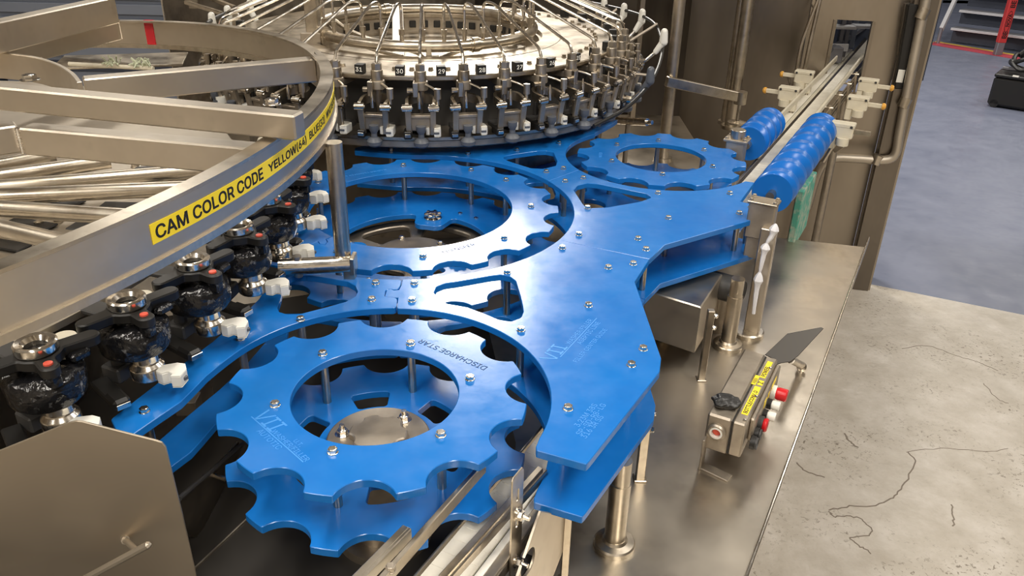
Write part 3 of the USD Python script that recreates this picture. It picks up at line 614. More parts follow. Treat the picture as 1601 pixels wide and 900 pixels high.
def vtube(px, py, y, r, label, ztop=1.75):
    d = ray(px, py); s = y/d[1]; p = CAM+d*s; t = thing('frame_tube', label, 'tube', (p[0], p[1], Z(DECK)))
    obj('column', cyl((p[0], p[1], Z(DECK)), (p[0], p[1], Z(ztop)), r, 20), 'steel', t)
    obj('foot', lathe([(0, 0), (r*1.7, 0), (r*1.7, .02), (0, .02)], (p[0], p[1], Z(DECK)), 24), 'steel', t); return p, t
pa, ta = vtube(1052, 100, 4.25, .030, 'vertical steel frame tube left, crossed by the flat arm')
pb, tb = vtube(1156, 100, 4.9, .034, 'vertical steel frame tube right, behind the end of the flat arm')
pb2, tb2 = vtube(1145, 100, 5.0, .022, 'thin vertical steel tube just left of the right frame tube')
aL, aR = CAM+ray(1042, 127)*((4.2)/ray(1042, 127)[1]), CAM+ray(1158, 152)*((4.3)/ray(1158, 152)[1])
t = thing('flat_arm', 'flat steel arm reaching right from the filler, with a hanging disc at its end', 'arm', aL)
obj('beam', bar(aL, aR, .035, .05, .003), 'steel', t)
obj('end_cap', cyl(aR+[0, 0, -.035], aR+[0, 0, .03], .032, 20), 'steel', t)
obj('hanger_rod', cyl(aR+[0, 0, -.13], aR+[0, 0, -.03], .010, 10), 'steel', t)
obj('disc', lathe([(0, 0), (.05, 0), (.05, .008), (.01, .014), (0, .014)], aR+[0, 0, -.14], 28), 'steel', t)
h0 = CAM+ray(963, 188)*(3.9/ray(963, 188)[1]); h1 = CAM+ray(1012, 191)*(3.75/ray(1012, 191)[1])
t = thing('handle_bar', 'polished round steel bar lying behind the infeed star', 'bar', h0)
obj('rod', cyl(h0, h1, .018, 20), 'steel_bright', t)
obj('end_stud', cyl(h1, h1+(h1-h0)/np.linalg.norm(h1-h0)*.03, .010, 14), 'steel_bright', t)
obj('bracket', cyl((*(h0*.6+h1*.4)[:2], Z(DECK)), h0*.6+h1*.4, .012, 12), 'steel_dull', t)
# dark enclosure panels between the filler and the wall
q0 = CAM+ray(1018, 60)*(5.0/ray(1018, 60)[1])
t = thing('enclosure_door', 'dark brown stainless enclosure panel behind the frame tubes', 'panel', (q0[0], 5.2, 0))
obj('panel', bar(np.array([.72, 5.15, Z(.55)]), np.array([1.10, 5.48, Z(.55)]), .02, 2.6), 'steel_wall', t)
obj('edge_strip', bar(np.array([.74, 5.10, Z(-.75)]), np.array([.74, 5.10, Z(1.8)]), .03, .012, .002, up=(0, 1, 0)), 'steel_wall_light', t)
t = thing('enclosure_panel', 'dark stainless enclosure panel behind the filling carousel', 'panel', (-.5, 6.2, 0))
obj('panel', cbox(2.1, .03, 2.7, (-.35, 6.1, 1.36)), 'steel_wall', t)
obj('post', cbox(.05, .06, 2.9, (.70, 6.0, 1.46)), 'steel', t)
t = thing('window_strip', 'narrow blue window strip between the enclosure panels', 'panel', (.86, 5.9, 0))
obj('strip', cbox(.12, .02, 2.8, (.93, 5.75, 1.41)), 'grey_paint', t)
# ================================================================== FILLING CAROUSEL
KC = np.array([-.433, 3.994])
t = thing('filling_carousel', 'round stainless filling carousel with a ring deck and a pipe ring on top', 'filling machine', (*KC, Z(DECK)))
def kr(prof, n=120): return lathe(prof, (*KC, ZB), n)
obj('ring_deck', kr([(.55, .268), (.895, .268), (.90, .272), (.90, .284), (.895, .288), (.55, .288), (.55, .268)]), 'steel', t)
obj('drum', kr([(.70, .06), (.80, .06), (.80, .268), (.70, .268)]), 'dark_grey', t)
obj('lower_ring', kr([(.78, .035), (.985, .035), (.99, .040), (.99, .062), (.985, .067), (.80, .067)]), 'steel_dull', t)
obj('wear_ring', kr([(.985, .068), (1.0, .068), (1.0, .080), (.985, .080), (.985, .068)]), 'steel', t)
obj('skirt', kr([(0, DECK), (.86, DECK), (.86, .034), (0, .034)]), 'steel_dark', t)
obj('inner_floor', kr([(0, .19), (.57, .19), (.57, .20), (0, .20)]), 'steel', t)
obj('inner_wall', kr([(.55, .268), (.535, .268), (.535, .20), (.55, .20), (.55, .268)]), 'steel_dull', t)
for k in range(18): 
    a = 90+(k-9)*7; p = pol(KC, .528, a, Z(.238)); obj('inner_window', cbox(.012, .034, .034, p, .002, trimesh.transformations.rotation_matrix(math.radians(a), (0, 0, 1))), 'black_plastic', t)
tor = trimesh.creation.torus(.505, .0235, major_sections=96, minor_sections=20); tor.apply_translation((*KC, Z(.320)))
obj('pipe_ring', tor, 'steel', t)
for a in (-60, 40, 120, 215):
    p, q = pol(KC, .505, a-1.6, Z(.320)), pol(KC, .505, a+1.6, Z(.320)); obj('pipe_coupling', [cyl(p, q, .031, 24), cyl(pol(KC, .505, a-3, Z(.320)), pol(KC, .505, a+3, Z(.320)), .026, 24)], 'steel', t)
for a in (-83, -22, 38, 98, 158, 218):
    p = pol(KC, .525, a, 0); obj('pipe_support', bar(np.array([*p[:2], Z(.20)]), np.array([*p[:2], Z(.318)]), .022, .03, .002, up=(math.cos(math.radians(a)), math.sin(math.radians(a)), 0)), 'steel', t)
obj('cross_pipe', [tube(smooth_path([pol(KC, .47, 165, Z(.31)), pol(KC, .36, 190, Z(.30)), pol(KC, .33, 235, Z(.29)), pol(KC, .40, 268, Z(.28)), pol(KC, .45, 275, Z(.26))], 5), .011, 10),
                   tube(smooth_path([pol(KC, .49, 170, Z(.29)), pol(KC, .40, 195, Z(.28)), pol(KC, .38, 235, Z(.27)), pol(KC, .43, 262, Z(.26))], 5), .009, 10),
                   tube(smooth_path([pol(KC, .46, -10, Z(.31)), pol(KC, .38, -35, Z(.29)), pol(KC, .40, -62, Z(.28)), pol(KC, .45, -76, Z(.26))], 5), .011, 10)], 'steel', t)
obj('white_bar', bar(np.array([-.63, 4.45, Z(.33)]), np.array([-.50, 3.50, Z(.23)]), .055, .02, .003), 'white_plastic', t)
obj('white_valve', [cbox(.10, .05, .03, (-.33, 3.62, Z(.225)), .006), cyl((-.36, 3.62, Z(.235)), (-.36, 3.62, Z(.262)), .02, 14), cbox(.03, .06, .02, (-.30, 3.62, Z(.247)), .004)], 'white_plastic', t)
pq = np.array([KC[0]-.47, KC[1]-.27])
obj('square_column', cbox(.055, .055, .60, (*pq, Z(.57)), .003), 'steel', t)
obj('column_foot', cbox(.10, .07, .06, (pq[0], pq[1]-.01, Z(.30)), .003), 'steel_dull', t)
for k in range(36):
    for r, da in ((.80, -2.6), (.80, 2.6)):
        a = -85.5+10*k+da
        if -160 < ((a+180) % 360)-180 < 70: obj('deck_bolt', hexbolt(pol(KC, r, a, Z(.288)), .008, .008, .012), 'steel', t)
obj('deck_rim_seam', kr([(.635, .287), (.64, .287), (.64, .2895), (.635, .2895), (.635, .287)]), 'steel_dark', t)

def make_valve(a, label, detailed=True):
    t = thing('filling_valve', label, 'filling valve', pol(KC, .93, a, ZB), math.radians(a), 'filling valves round the carousel', local=True)
    hexp = Polygon([(.0195*math.cos(PI/3*k), .0195*math.sin(PI/3*k)) for k in range(6)])
    obj('cap_nut', [trimesh.creation.extrude_polygon(hexp, .024, engine='earcut').apply_translation((0, 0, .314)), lathe([(0, .338), (.0165, .338), (.013, .341), (0, .341)], n=12)], 'steel', t)
    obj('body', lathe([(0, .276), (.0215, .276), (.0225, .280), (.0225, .311), (.0205, .315), (0, .315)], n=28), 'steel', t)
    obj('collar', [lathe([(0, .244), (.0265, .244), (.0285, .247), (.0285, .272), (.027, .276), (0, .276)], n=28), cbox(.13, .034, .024, (-.075, 0, .252), .003)], 'steel_dull', t)
    obj('stem', [lathe([(0, .185), (.009, .185), (.014, .20), (.014, .245), (0, .245)], n=16), lathe([(0, .13), (.004, .13), (.010, .186), (0, .186)], n=12)], 'steel_dark', t)
    obj('feed_tube', tube(fillet([(-.425, 0, .36), (-.425, 0, .492), (-.345, 0, .497), (-.015, 0, .372), (0, 0, .338)], .085, 8), .0062, 8), 'steel_bright', t)
    obj('tube_fitting', [cyl((-.425, 0, .335), (-.425, 0, .365), .009, 10), cyl((-.425, 0, .365), (-.425, 0, .388), .0125, 6)], 'steel', t)
    obj('cam_block', [cbox(.018, .020, .055, (.036, -.018, .252), .002), cyl((.022, -.050, .245), (.022, -.02, .245), .010, 12)], 'steel', t)
    yo = LineString([(.088, -.049), (.060, -.050)]+[(.040-.055*math.cos(x), .051*math.sin(x)) for x in np.linspace(-PI/2, PI/2, 16)]+[(.060, .050), (.088, .049)]).buffer(.0065, cap_style=2)
    yk = plate(yo, .0, .034, .001); yv = np.array(yk.vertices); yv[:, 2] += .214+.20*(.088-yv[:, 0])*.6
    obj('yoke', trimesh.Trimesh(yv, yk.faces, process=False), 'steel', t)
    for s in (-1, 1):
        obj('knuckle', [cyl((.088, s*.049-.018, .197), (.088, s*.049+.018, .197), .0135, 16), cyl((.088, s*.049-.021, .197), (.088, s*.049+.021, .197), .006, 10)], 'steel_bright', t)
        obj('arm', bar(np.array([.088, s*.047, .197]), np.array([.070, s*.044, .092]), .013, .022, .002, up=(0, 1, 0)), 'steel_dull', t)
    obj('cylinder', [cyl((.068, .064, .226), (.068, .064, .264), .0130, 18), cyl((.068, .064, .205), (.068, .064, .227), .007, 12), tube(fillet([(.02, .02, .268), (.040, .045, .260), (.066, .064, .250)], .01), .0048, 8)], 'steel', t)
    obj('pin', [lathe([(0, .19), (.007, .19), (.007, .23), (.002, .25), (0, .25)], (.070, -.004, 0), 12)], 'steel_bright', t)
    obj('pad', [cbox(.024, .076, .050, (.058, 0, .130), .003), cbox(.034, .080, .012, (.060, 0, .160), .002)], 'steel_dull', t)
    obj('hanger', [cbox(.02, .028, .14, (-.02, 0, .17), .003), cbox(.07, .11, .02, (.0, 0, .10), .003)], 'dark_grey', t)
    return t
def make_gripper(a, label):
    t = thing('bottle_gripper', label, 'gripper', pol(KC, .98, a, ZB), math.radians(a), 'white-jawed bottle grippers of the carousel', local=True)
    jw = Polygon([(-.012, .014), (.020, .018), (.024, .030), (.012, .036), (.012, .046), (.026, .050), (.044, .050), (.048, .040), (.048, .066), (.040, .074), (-.01, .072), (-.02, .05)])
    obj('jaw', plate(rounded(jw, .002), .120, .030, .003), 'white_plastic', t, label='white plastic jaw')
    obj('jaw_insert', cbox(.006, .020, .008, (.047, .058, .105), .001), 'grey_rubber', t)
    obj('block', [cbox(.060, .030, .030, (.010, -.050, .092), .004), cbox(.05, .05, .012, (-.02, -.02, .084), .002)], 'black_plastic', t)
    obj('block_end', cbox(.004, .022, .012, (.041, -.050, .092), .001), 'steel_bright', t)
    obj('bell', lathe([(0, .048), (.020, .048), (.028, .055), (.029, .068), (.022, .078), (.012, .083), (.011, .098), (.018, .112), (.018, .128), (0, .128)], (.035, 0, 0), 24), 'grey_rubber', t)
    return t
first_v = first_g = None
ONES = 'zero one two three four five six seven eight nine ten eleven twelve thirteen fourteen fifteen sixteen seventeen eighteen nineteen'.split()
def word(n): return ONES[n] if n < 20 else ['twenty', 'thirty'][n//10-2]+('-'+ONES[n % 10] if n % 10 else '')
def tagno(a): return int(round(29-(a+80.5)/10-1e-6))
for k in range(-10, 13):
    a = -85.5+10*k; n = tagno(a-5); n2 = n-1
    n, n2 = (n-1) % 36+1, (n2-1) % 36+1
    lv = f'steel filling valve with bent feed tube, between tags {word(n2)} and {word(n)}'
    if first_v is None: first_v = make_valve(a, lv)
    else: dup(first_v, pol(KC, .93, a, ZB), math.radians(a), lv, 'filling valves round the carousel')
    if -6 <= k <= 8:
        lg = f'white-jawed gripper with grey bell below the valve between tags {word(n2)} and {word(n)}'
        if first_g is None: first_g = make_gripper(a, lg)
        else: dup(first_g, pol(KC, .98, a, ZB), math.radians(a), lg, 'white-jawed bottle grippers of the carousel')
for k in range(-10, 13):
    a = -80.5+10*k; n = (tagno(a)-1) % 36+1
    t = thing('number_tag', f'black block tag reading {word(n)} on the carousel rim', 'number tag', pol(KC, .882, a, Z(.288)), math.radians(a), 'black number tags on the carousel rim', local=True)
    obj('block', cbox(.034, .034, .034, (0, 0, .017), .0015), 'black_plastic', t)
    m = meshkit.text_mesh(str(n), .0155, .0006, True); v = np.array(m.vertices); v[:, 0] -= v[:, 0].max()/2
    obj('number', trimesh.Trimesh(np.c_[.0172+v[:, 2], v[:, 0], v[:, 1]+.009], m.faces, process=False), 'white_plastic', t, label=f'white number {word(n)}')
# clip rail round the far side
def clip(p, ang, label, grey=False):
    t = thing('rail_clip', label, 'clip', p, math.radians(ang), None, local=True)
    obj('body', [hull(np.vstack([trimesh.creation.icosphere(1, .016).vertices*[1, 1.2, 1]+[0, 0, .045], trimesh.creation.icosphere(1, .020).vertices+[0, 0, 0]])), hull(np.vstack([trimesh.creation.icosphere(1, .017).vertices+[0, 0, 0], trimesh.creation.icosphere(1, .013).vertices+[-.03, 0, -.045]]))], 'grey_rubber' if grey else 'white_plastic', t)
    obj('shank', [cyl((-.03, 0, -.045), (-.075, 0, -.09), .008, 10), cyl((-.075, 0, -.09), (-.13, 0, -.09), .014, 10)], 'steel_bright', t)
for a, z, lab in ((36, .31, 'white clip on the black rail, farthest one right of the carousel'), (27, .31, 'white clip on the black rail, middle one right of the carousel'), (17, .31, 'white clip on the black rail, near one right of the carousel'), (-9, .30, 'white clip at the bend of the black rail, right of the carousel')):
    clip(pol(KC, 1.11, a, Z(z)), a, lab)
clip(pol(KC, 1.12, -27, Z(.20)), -27, 'grey clip below the bend of the black rail', True)
for a, lab in ((160, 'white clip on the black rail left of the carousel, farthest'), (172, 'white clip on the black rail left of the carousel, middle'), (184, 'white clip on the black rail left of the carousel, nearest')):
    clip(pol(KC, .99, a, Z(.31)), a, lab)
t = thing('clip_rail', 'thin black rail carrying white clips, right side of the carousel', 'rail', pol(KC, 1.11, 10, Z(.2)))
obj('rail', tube(smooth_path([pol(KC, 1.11, a, Z(z)) for a, z in ((42, .335), (36, .335), (27, .335), (17, .335), (7, .325), (-2, .29), (-9, .27), (-18, .22), (-27, .17), (-38, .12), (-48, .09))], 5), .008, 8), 'black_plastic', t)
for a in (30, 5, -22): obj('stay', cyl(pol(KC, .9, a, Z(.2)), pol(KC, 1.11, a, Z(.335 if a > 0 else .2)), .007, 8), 'steel_dull', t)
t = thing('clip_rail', 'thin black rail carrying white clips, left side of the carousel', 'rail', pol(KC, .99, 170, Z(.3)))
obj('rail', tube(smooth_path([pol(KC, .99, a, Z(.335)) for a in (152, 160, 168, 176, 184, 190)], 4), .009, 8), 'black_plastic', t)
obj('push_rod', [bar(pol(KC, 1.02, 165, Z(.34)), pol(KC, 1.30, 158, Z(.36)), .02, .02, .003), bar(pol(KC, 1.02, 172, Z(.33)), pol(KC, 1.30, 165, Z(.35)), .02, .02, .003), cbox(.05, .04, .09, pol(KC, 1.32, 161, Z(.35)), .004)], 'steel', t)
obj('upper_rod', cyl(pol(KC, .97, 158, Z(.37)), pol(KC, .93, 130, Z(.39)), .012, 10), 'steel_bright', t)
# curved splash guard behind
t = thing('splash_guard', 'curved sheet steel splash guard behind the left side of the carousel', 'guard', (KC[0]-1.1, KC[1]+.9, Z(DECK)))
ga = np.radians(np.linspace(163, 84, 40)); gp = [(KC[0]+1.48*math.cos(x), KC[1]+1.48*math.sin(x)) for x in ga]
obj('sheet', plate(LineString(gp).buffer(.003, cap_style=2), Z(.95), 1.33, .001), 'steel', t)
obj('rim', tube([(x, y, Z(.95)) for x, y in gp], .007, 8), 'steel_bright', t)
obj('edge', cyl((*gp[0], Z(DECK)), (*gp[0], Z(.95)), .006, 8), 'steel_bright', t)

# ================================================================== RINSER (left)
RC = np.array([-2.1316, 1.9602]); RR = 1.652
def band_pt(px, py, far=False, R=RR):
    r = ray(px, py); o = -RC; a = r[:2]@r[:2]; b = 2*o@r[:2]; c = o@o-R*R
    s = (-b+(1 if far else -1)*math.sqrt(max(b*b-4*a*c, 0)))/2/a; X = CAM+r*s
    return math.degrees(math.atan2(X[1]-RC[1], X[0]-RC[0])), X[2]
tilt = lambda a: RR*(.0643*math.cos(math.radians(a))-.0048*math.sin(math.radians(a)))     # the frame leans up a little to the right
ztop = lambda a: Z(.3686)+tilt(a); zbot = lambda a: Z(.2612)+tilt(a)
t = RF_ = thing('cam_ring', 'round stainless cam frame of flat bars with a yellow CAM COLOR CODE label', 'machine frame', (*RC, Z(.3)))
def band(r0, r1, za, zb, a0=-180, a1=180, n=240):
    V, F = [], []; A = np.linspace(a0, a1, n+1)
    for a in A:
        c, s = math.cos(math.radians(a)), math.sin(math.radians(a)); lo, hi = za(a), zb(a)
        V += [(RC[0]+r0*c, RC[1]+r0*s, lo), (RC[0]+r1*c, RC[1]+r1*s, lo), (RC[0]+r1*c, RC[1]+r1*s, hi), (RC[0]+r0*c, RC[1]+r0*s, hi)]
    for i in range(n):
        for k in range(4):
            p, q = i*4+k, i*4+(k+1) % 4; F += [(p, q, q+4), (p, q+4, p+4)]
    if a1-a0 < 359: F += [(0, 2, 1), (0, 3, 2), (4*n, 4*n+1, 4*n+2), (4*n, 4*n+2, 4*n+3)]
    m = trimesh.Trimesh(V, F, process=False); trimesh.repair.fix_normals(m); return m
obj('cam_band', band(RR-.010, RR, zbot, ztop), 'steel_brushed', t)
obj('band_lip', band(RR-.034, RR+.001, lambda a: ztop(a)-.006, lambda a: ztop(a)+.001), 'steel', t)
obj('band_foot', band(RR-.02, RR+.006, lambda a: zbot(a)-.004, lambda a: zbot(a)+.012), 'steel', t)
l0, l1 = band_pt(232, 352), band_pt(240, 382)
r0_ = band_pt(521, 182)
la0, la1 = (l0[0]+l1[0])/2, 13.
lz0 = (l0[1]+l1[1])/2-ztop(la0)
lzc = lambda a: ztop(a)+lz0
lh = (l0[1]-l1[1])/2
obj('label_tape', band(RR-.002, RR+.0012, lambda a: lzc(a)-lh, lambda a: lzc(a)+lh, la0, la1, 60), 'label_yellow', t, label='yellow label tape')
def band_text(s, h, a0, a1, bold):
    m = meshkit.text_mesh(s, h, .0008, bold)
    m = m.subdivide_to_size(.02, max_iter=6) if hasattr(m, 'subdivide_to_size') else m
    v = np.array(m.vertices); v[:, 0] -= v[:, 0].min(); w = v[:, 0].max(); A = a0+(a1-a0)*v[:, 0]/w
    zc = np.array([lzc(x) for x in A]); rr = RR+.0010+v[:, 2]; ar = np.radians(A)
    return trimesh.Trimesh(np.c_[RC[0]+rr*np.cos(ar), RC[1]+rr*np.sin(ar), zc-h/2+v[:, 1]], m.faces, process=False)
aa = lambda *p: band_pt(*p)[0]
obj('label_text', band_text('CAM COLOR CODE', lh*1.25, aa(243, 366), aa(412, 285), True), 'label_ink', t, label='black words CAM COLOR CODE')
ya = aa(421, 280)
obj('label_text', band_text('YELLOW(64)  BLUE(32)  WHITE(12) 12-8', lh*.92, ya, 12.3, True), 'label_ink', t, label='small black words YELLOW(64) BLUE(32) WHITE(12)')
ta0, ta1 = band_pt(229, 40, True)[0], band_pt(242, 40, True)[0]
obj('red_tape', band(RR-.0125, RR+.0015, lambda a: zbot(a)-.001, lambda a: ztop(a)+.002, min(ta0, ta1), max(ta0, ta1), 6), 'red_tape', t, label='strip of red tape with torn white edge')
def beam(p0, p1, z, h, w, back=True, name='crossbeam', m='steel_brushed', ch=.004):
    a, b = at(*p0, z), at(*p1, z); d = (b-a)/np.linalg.norm(b-a); n = np.array([-d[1], d[0], 0])
    if n[1] < 0: n = -n
    return obj(name, bar(a+n*w/2+[0, 0, -h/2], b+n*w/2+[0, 0, -h/2], w, h, ch), m, RF_)
beam((-60, 131), (459, 181), .535, .054, .045)
beam((27, 200), (412, 234), .45, .064, .05)
beam((130, 124), (494, 92), .45, .072, .05)
beam((-80, 52), (180, 0-4), .52, .095, .06)
beam((-90, 92), (185, 30), .42, .08, .05)
beam((-40, 205), (27, 196), .45, .064, .05)
st_ = [at(x, y, .42)[:2] for x, y in [(-40, 80), (0, 82), (50, 88), (85, 98), (110, 112), (124, 128)]]
obj('inner_ring', plate(LineString(smooth_path([(*p, 0) for p in st_], 6)[:, :2]).buffer(.007, cap_style=2), Z(.42), .085, .002), 'steel_brushed', t)
bb = at(452, 170, .52)
for q_, s_ in ((at(425, 163, .53), .012), (at(40, 128, .53)+[0, .02, 0], .014), (at(425, 232, .45)+[0, .03, 0], .012)): obj('beam_bolt', hexbolt(q_, s_, .010, s_*1.6), 'steel_bright', t)
obj('weld_bead', tube([at(27, 200, .45)-[0, .003, .0015*k] for k in range(0, 42, 2)], [.0035+.0015*((k//2) % 2) for k in range(0, 42, 2)], 8), 'steel_bright', t)
obj('weld_bead', tube([at(185, 30, .42)-[-.002, .004, .002*k] for k in range(0, 40, 2)], .005, 8), 'steel_bright', t)
obj('hold_down', bar(at(494, 95, .44), at(510, 120, .42), .01, .06, .002), 'steel', t)
# turning part: plate, radial tubes
t = thing('rinser_carousel', 'rinser turntable with radial stainless tubes under the cam frame', 'turntable', (*RC, Z(DECK)))
obj('table_plate', [lathe([(.30, .165), (1.36, .165), (1.36, .180), (.30, .180), (.30, .165)], (*RC, ZB), 120)], 'steel_matte', t)
obj('drum', lathe([(0, DECK), (.9, DECK), (.9, .164), (0, .164)], (*RC, ZB), 96), 'steel_dark', t)
for k, (x0, y0, x1, y1) in enumerate([(-80, 272, 85, 243), (-80, 287, 172, 252), (-80, 300, 330, 266), (-60, 309, 352, 292), (-60, 322, 262, 343), (-60, 342, 150, 391)]):
    obj('radial_tube', cyl(at(x0, y0, .26), at(x1, y1, .26), .020, 20), 'steel', t)
for p in [(250, 324, .20), (280, 283, .20), (300, 262, .2), (48, 350, .185), (95, 313, .185), (128, 291, .185), (5, 382, .185)]:
    obj('black_pad', cbox(.062 if p[2] > .19 else .13, .045, .03 if p[2] > .19 else .006, at(*p), .004, trimesh.transformations.rotation_matrix(-.3, (0, 0, 1))), 'black_plastic', t)
for p in [(62, 352), (150, 353), (90, 346), (265, 318), (270, 258), (212, 260)]: obj('plate_bolt', hexbolt(at(*p, .181), .010, .008, .014), 'steel', t)
obj('top_tray', [lathe([(.55, .25), (1.30, .25), (1.30, .258), (.55, .258), (.55, .25)], (*RC, ZB), 96)] if False else [bar(at(90, 98, .22), at(290, 92, .22), .25, .01, .002)], 'steel', t)
# mop head lying inside
t = thing('mop_head', 'pale frayed mop head with a wooden stick lying inside the cam frame', 'mop', at(170, 100, .26))
mp_ = []
for i in range(46):
    c = at(165+rng.random()*22, 96+rng.random()*8, .27) if i < 18 else at(208+rng.random()*28, 98+rng.random()*7, .27)
    d = np.array([rng.random()-.5, rng.random()-.7, rng.random()*.8])*.04
    mp_.append(tube(smooth_path([c, c+d*.5+[0, 0, .006], c+d], 3), .003, 5))
obj('strands', mp_, 'cloth_pale', t, stuff=True)
obj('stick', cyl(at(108, 100, .262), at(240, 107, .262), .009, 10), 'cream_plastic', t)

GC = np.array([-2.167, 2.032])
def make_rgrip(a, label):
    t = thing('bell_gripper', label, 'gripper', pol(GC, 1.515, a, ZB+.012), math.radians(a), 'black bell grippers of the rinser', local=True)
    obj('cup', lathe([(0, .024), (.033, .024), (.0355, .027), (.0355, .048), (.034, .052), (.028, .058), (.026, .063), (.026, .084), (0, .084)], (.018, 0, 0), 40), 'steel_bright', t)
    prof = [(0, .082), (.045, .082), (.062, .088), (.068, .098), (.070, .120), (.069, .138), (.058, .149), (.040, .152), (0, .156)]
    P = smooth_path([(r, 0, z) for r, z in prof], 5)
    m = lathe([(max(p[0], 0), p[2]) for p in P], n=72); v = np.array(m.vertices)
    fz = meshkit.fbm(v*[34, 34, 46]+3.7, 4, 5)-.5; rad = np.hypot(v[:, 0], v[:, 1]); k = np.clip(rad/.04, 0, 1)
    v[:, :2] *= (1+.15*fz*k)[:, None]; v[:, 2] += .016*fz*k
    obj('bell', trimesh.Trimesh(v, m.faces, process=False), 'black_wet', t, label='black wrapped bell with wet creased film', smooth=50)
    arm = unary_union([Point(0, 0).buffer(.042)]+[LineString([(0, 0), (L*math.cos(math.radians(q)), L*math.sin(math.radians(q)))]).buffer(.017) for L, q in ((.088, -105), (.092, 75), (.066, -15))]).buffer(.008).buffer(-.016).buffer(.008)
    obj('lever_plate', plate(arm, .186, .022, .003), 'black_plastic', t)
    obj('lever_hub', [lathe([(0, .150), (.03, .150), (.03, .166), (0, .166)], n=24), cbox(.028, .022, .03, (.062, -.016, .155), .004), cbox(.03, .04, .02, (.03, .055, .16), .006)], 'black_wet', t)
    obj('cap_ring', lathe([(.020, .187), (.036, .187), (.0375, .191), (.0375, .203), (.034, .206), (.026, .204), (.020, .196), (.020, .187)], n=40), 'steel_bright', t)
    obj('red_dot', lathe([(0, .186), (.0085, .186), (.008, .189), (0, .190)], (.060, -.016, 0), 16), 'red_dot', t)
    obj('roller', [lathe([(0, .10), (.023, .10), (.025, .105), (.025, .155), (.022, .160), (0, .160)], (-.052, .080, 0), 24)], 'cream_plastic', t)
    obj('post', [cyl((-.050, -.012, .02), (-.050, -.012, .16), .015, 16), cbox(.05, .05, .035, (-.052, -.012, .025), .004), cbox(.40, .045, .012, (-.24, -.012, .165), .003)], 'dark_grey', t)
    jw = Polygon([(.030, .008), (.052, .030), (.070, .034), (.086, .020), (.094, -.006), (.076, -.016), (.074, -.006), (.060, -.004), (.054, -.016), (.036, -.014)])
    obj('jaw', plate(affinity.translate(rounded(jw, .002), .020, 0), .052, .028, .003), 'white_plastic', t, label='white plastic jaw')
    obj('jaw_insert', cbox(.006, .018, .008, (.1085, .006, .037), .001, trimesh.transformations.rotation_matrix(-.35, (0, 0, 1))), 'grey_rubber', t)
    obj('arm_block', [cbox(.11, .036, .016, (-.02, -.070, .013), .003, trimesh.transformations.rotation_matrix(-.35, (0, 0, 1))), cbox(.050, .034, .024, (.022, -.088, .018), .006, trimesh.transformations.rotation_matrix(-.35, (0, 0, 1)))], 'black_plastic', t)
    obj('arm_end', cbox(.004, .028, .012, (.047, -.097, .016), .001, trimesh.transformations.rotation_matrix(-.35, (0, 0, 1))), 'steel_bright', t)
    return t
gl = ['black bell gripper partly behind the steel cover sheet, nearest', 'black bell gripper second from the steel cover sheet', 'black bell gripper third from the steel cover sheet', 'black bell gripper left of the horizontal round bar end', 'black bell gripper fifth from the cover sheet, below the yellow label', 'black bell gripper sixth from the cover sheet, behind the cam band',
      'black bell gripper seventh, just inside the right end of the cam band', 'black bell gripper eighth, seen through the cam frame below the long beam']
g1_ = None
for i, lab in enumerate(gl):
    a = -30.6+7.5*i
    if g1_ is None: g1_ = make_rgrip(a, lab)
    else: dup(g1_, pol(GC, 1.515, a, ZB+.012), math.radians(a), lab, 'black bell grippers of the rinser')
# L-shaped support
b0, b1 = at(436, 417, .04), at(553, 412, .04)
t = thing('support_bar', 'polished upright and horizontal round bar welded into an L beside the cam band', 'support', (*b1[:2], Z(.015)))
obj('horizontal_bar', cyl(b0, b1, .0225, 32), 'steel_bright', t)
vx = at(537, 408, .04)
obj('upright', cyl(vx, (*vx[:2], Z(.372)), .0215, 32), 'steel', t)
obj('end_plate', [cbox(.012, .05, .05, b1, .002), cbox(.03, .03, .05, b1+[-.012, 0, -.02], .002)], 'steel', t)
obj('pin', [cyl((b0*.75+b1*.25)+[0, 0, -.03], (b0*.75+b1*.25)+[0, 0, .03], .012, 14)], 'steel', t)
# ================================================================== FRONT: COVER SHEET, DISCHARGE CONVEYOR, CONTROL BOX
def plane3(a, b, c):
    n = np.cross(b-a, c-a); n /= np.linalg.norm(n)
    if n@(CAM-a) < 0: n = -n
    return a, n
def hit(pl, px, py):
    d = ray(px, py); return CAM+d*(((pl[0]-CAM)@pl[1])/(d@pl[1]))
def sheet(pl, pix, th, ch=.001):
    o, n = pl; x = np.cross((0, 0, 1), n); x /= np.linalg.norm(x); y = np.cross(n, x)
    P = [((hit(pl, *p)-o)@x, (hit(pl, *p)-o)@y) for p in pix]
    m = plate(Polygon(P), 0, th, ch); T = np.eye(4); T[:3, 0], T[:3, 1], T[:3, 2], T[:3, 3] = x, y, n, o; m.apply_transform(T); return m
pl = plane3(at(107, 661, .16), at(255, 694, .12), at(305, 892, -.21))
t = thing('cover_sheet', 'large brownish stainless cover sheet with a bar handle in front of the bell grippers', 'cover panel', hit(pl, 180, 895))
obj('sheet', sheet(pl, [(-60, 728), (0, 704), (107, 661), (118, 658), (128, 659), (245, 689), (253, 692), (259, 699), (284, 800), (305, 893), (312, 935), (-60, 1010)], .004), 'steel_cover', t)
plo = (pl[0]+pl[1]*.05, pl[1]); hb0, hb1 = hit(pl, 194, 842), hit(plo, 214, 861)
dh = hit(plo, 249, 846)-hit(plo, 150, 899); dh /= np.linalg.norm(dh)
obj('handle', [cyl(hb0, hb1, .0055, 14), cyl(hb0, hb0+(hb1-hb0)*.12, .008, 14)], 'steel_matte', t)
obj('handle_bar', bar(hb1-dh*.18, hb1+dh*.035, .013, .013, .004), 'steel_matte', t)
pl2 = plane3(at(279, 776, -.20), at(372, 692, -.25), at(305, 838, -.385))
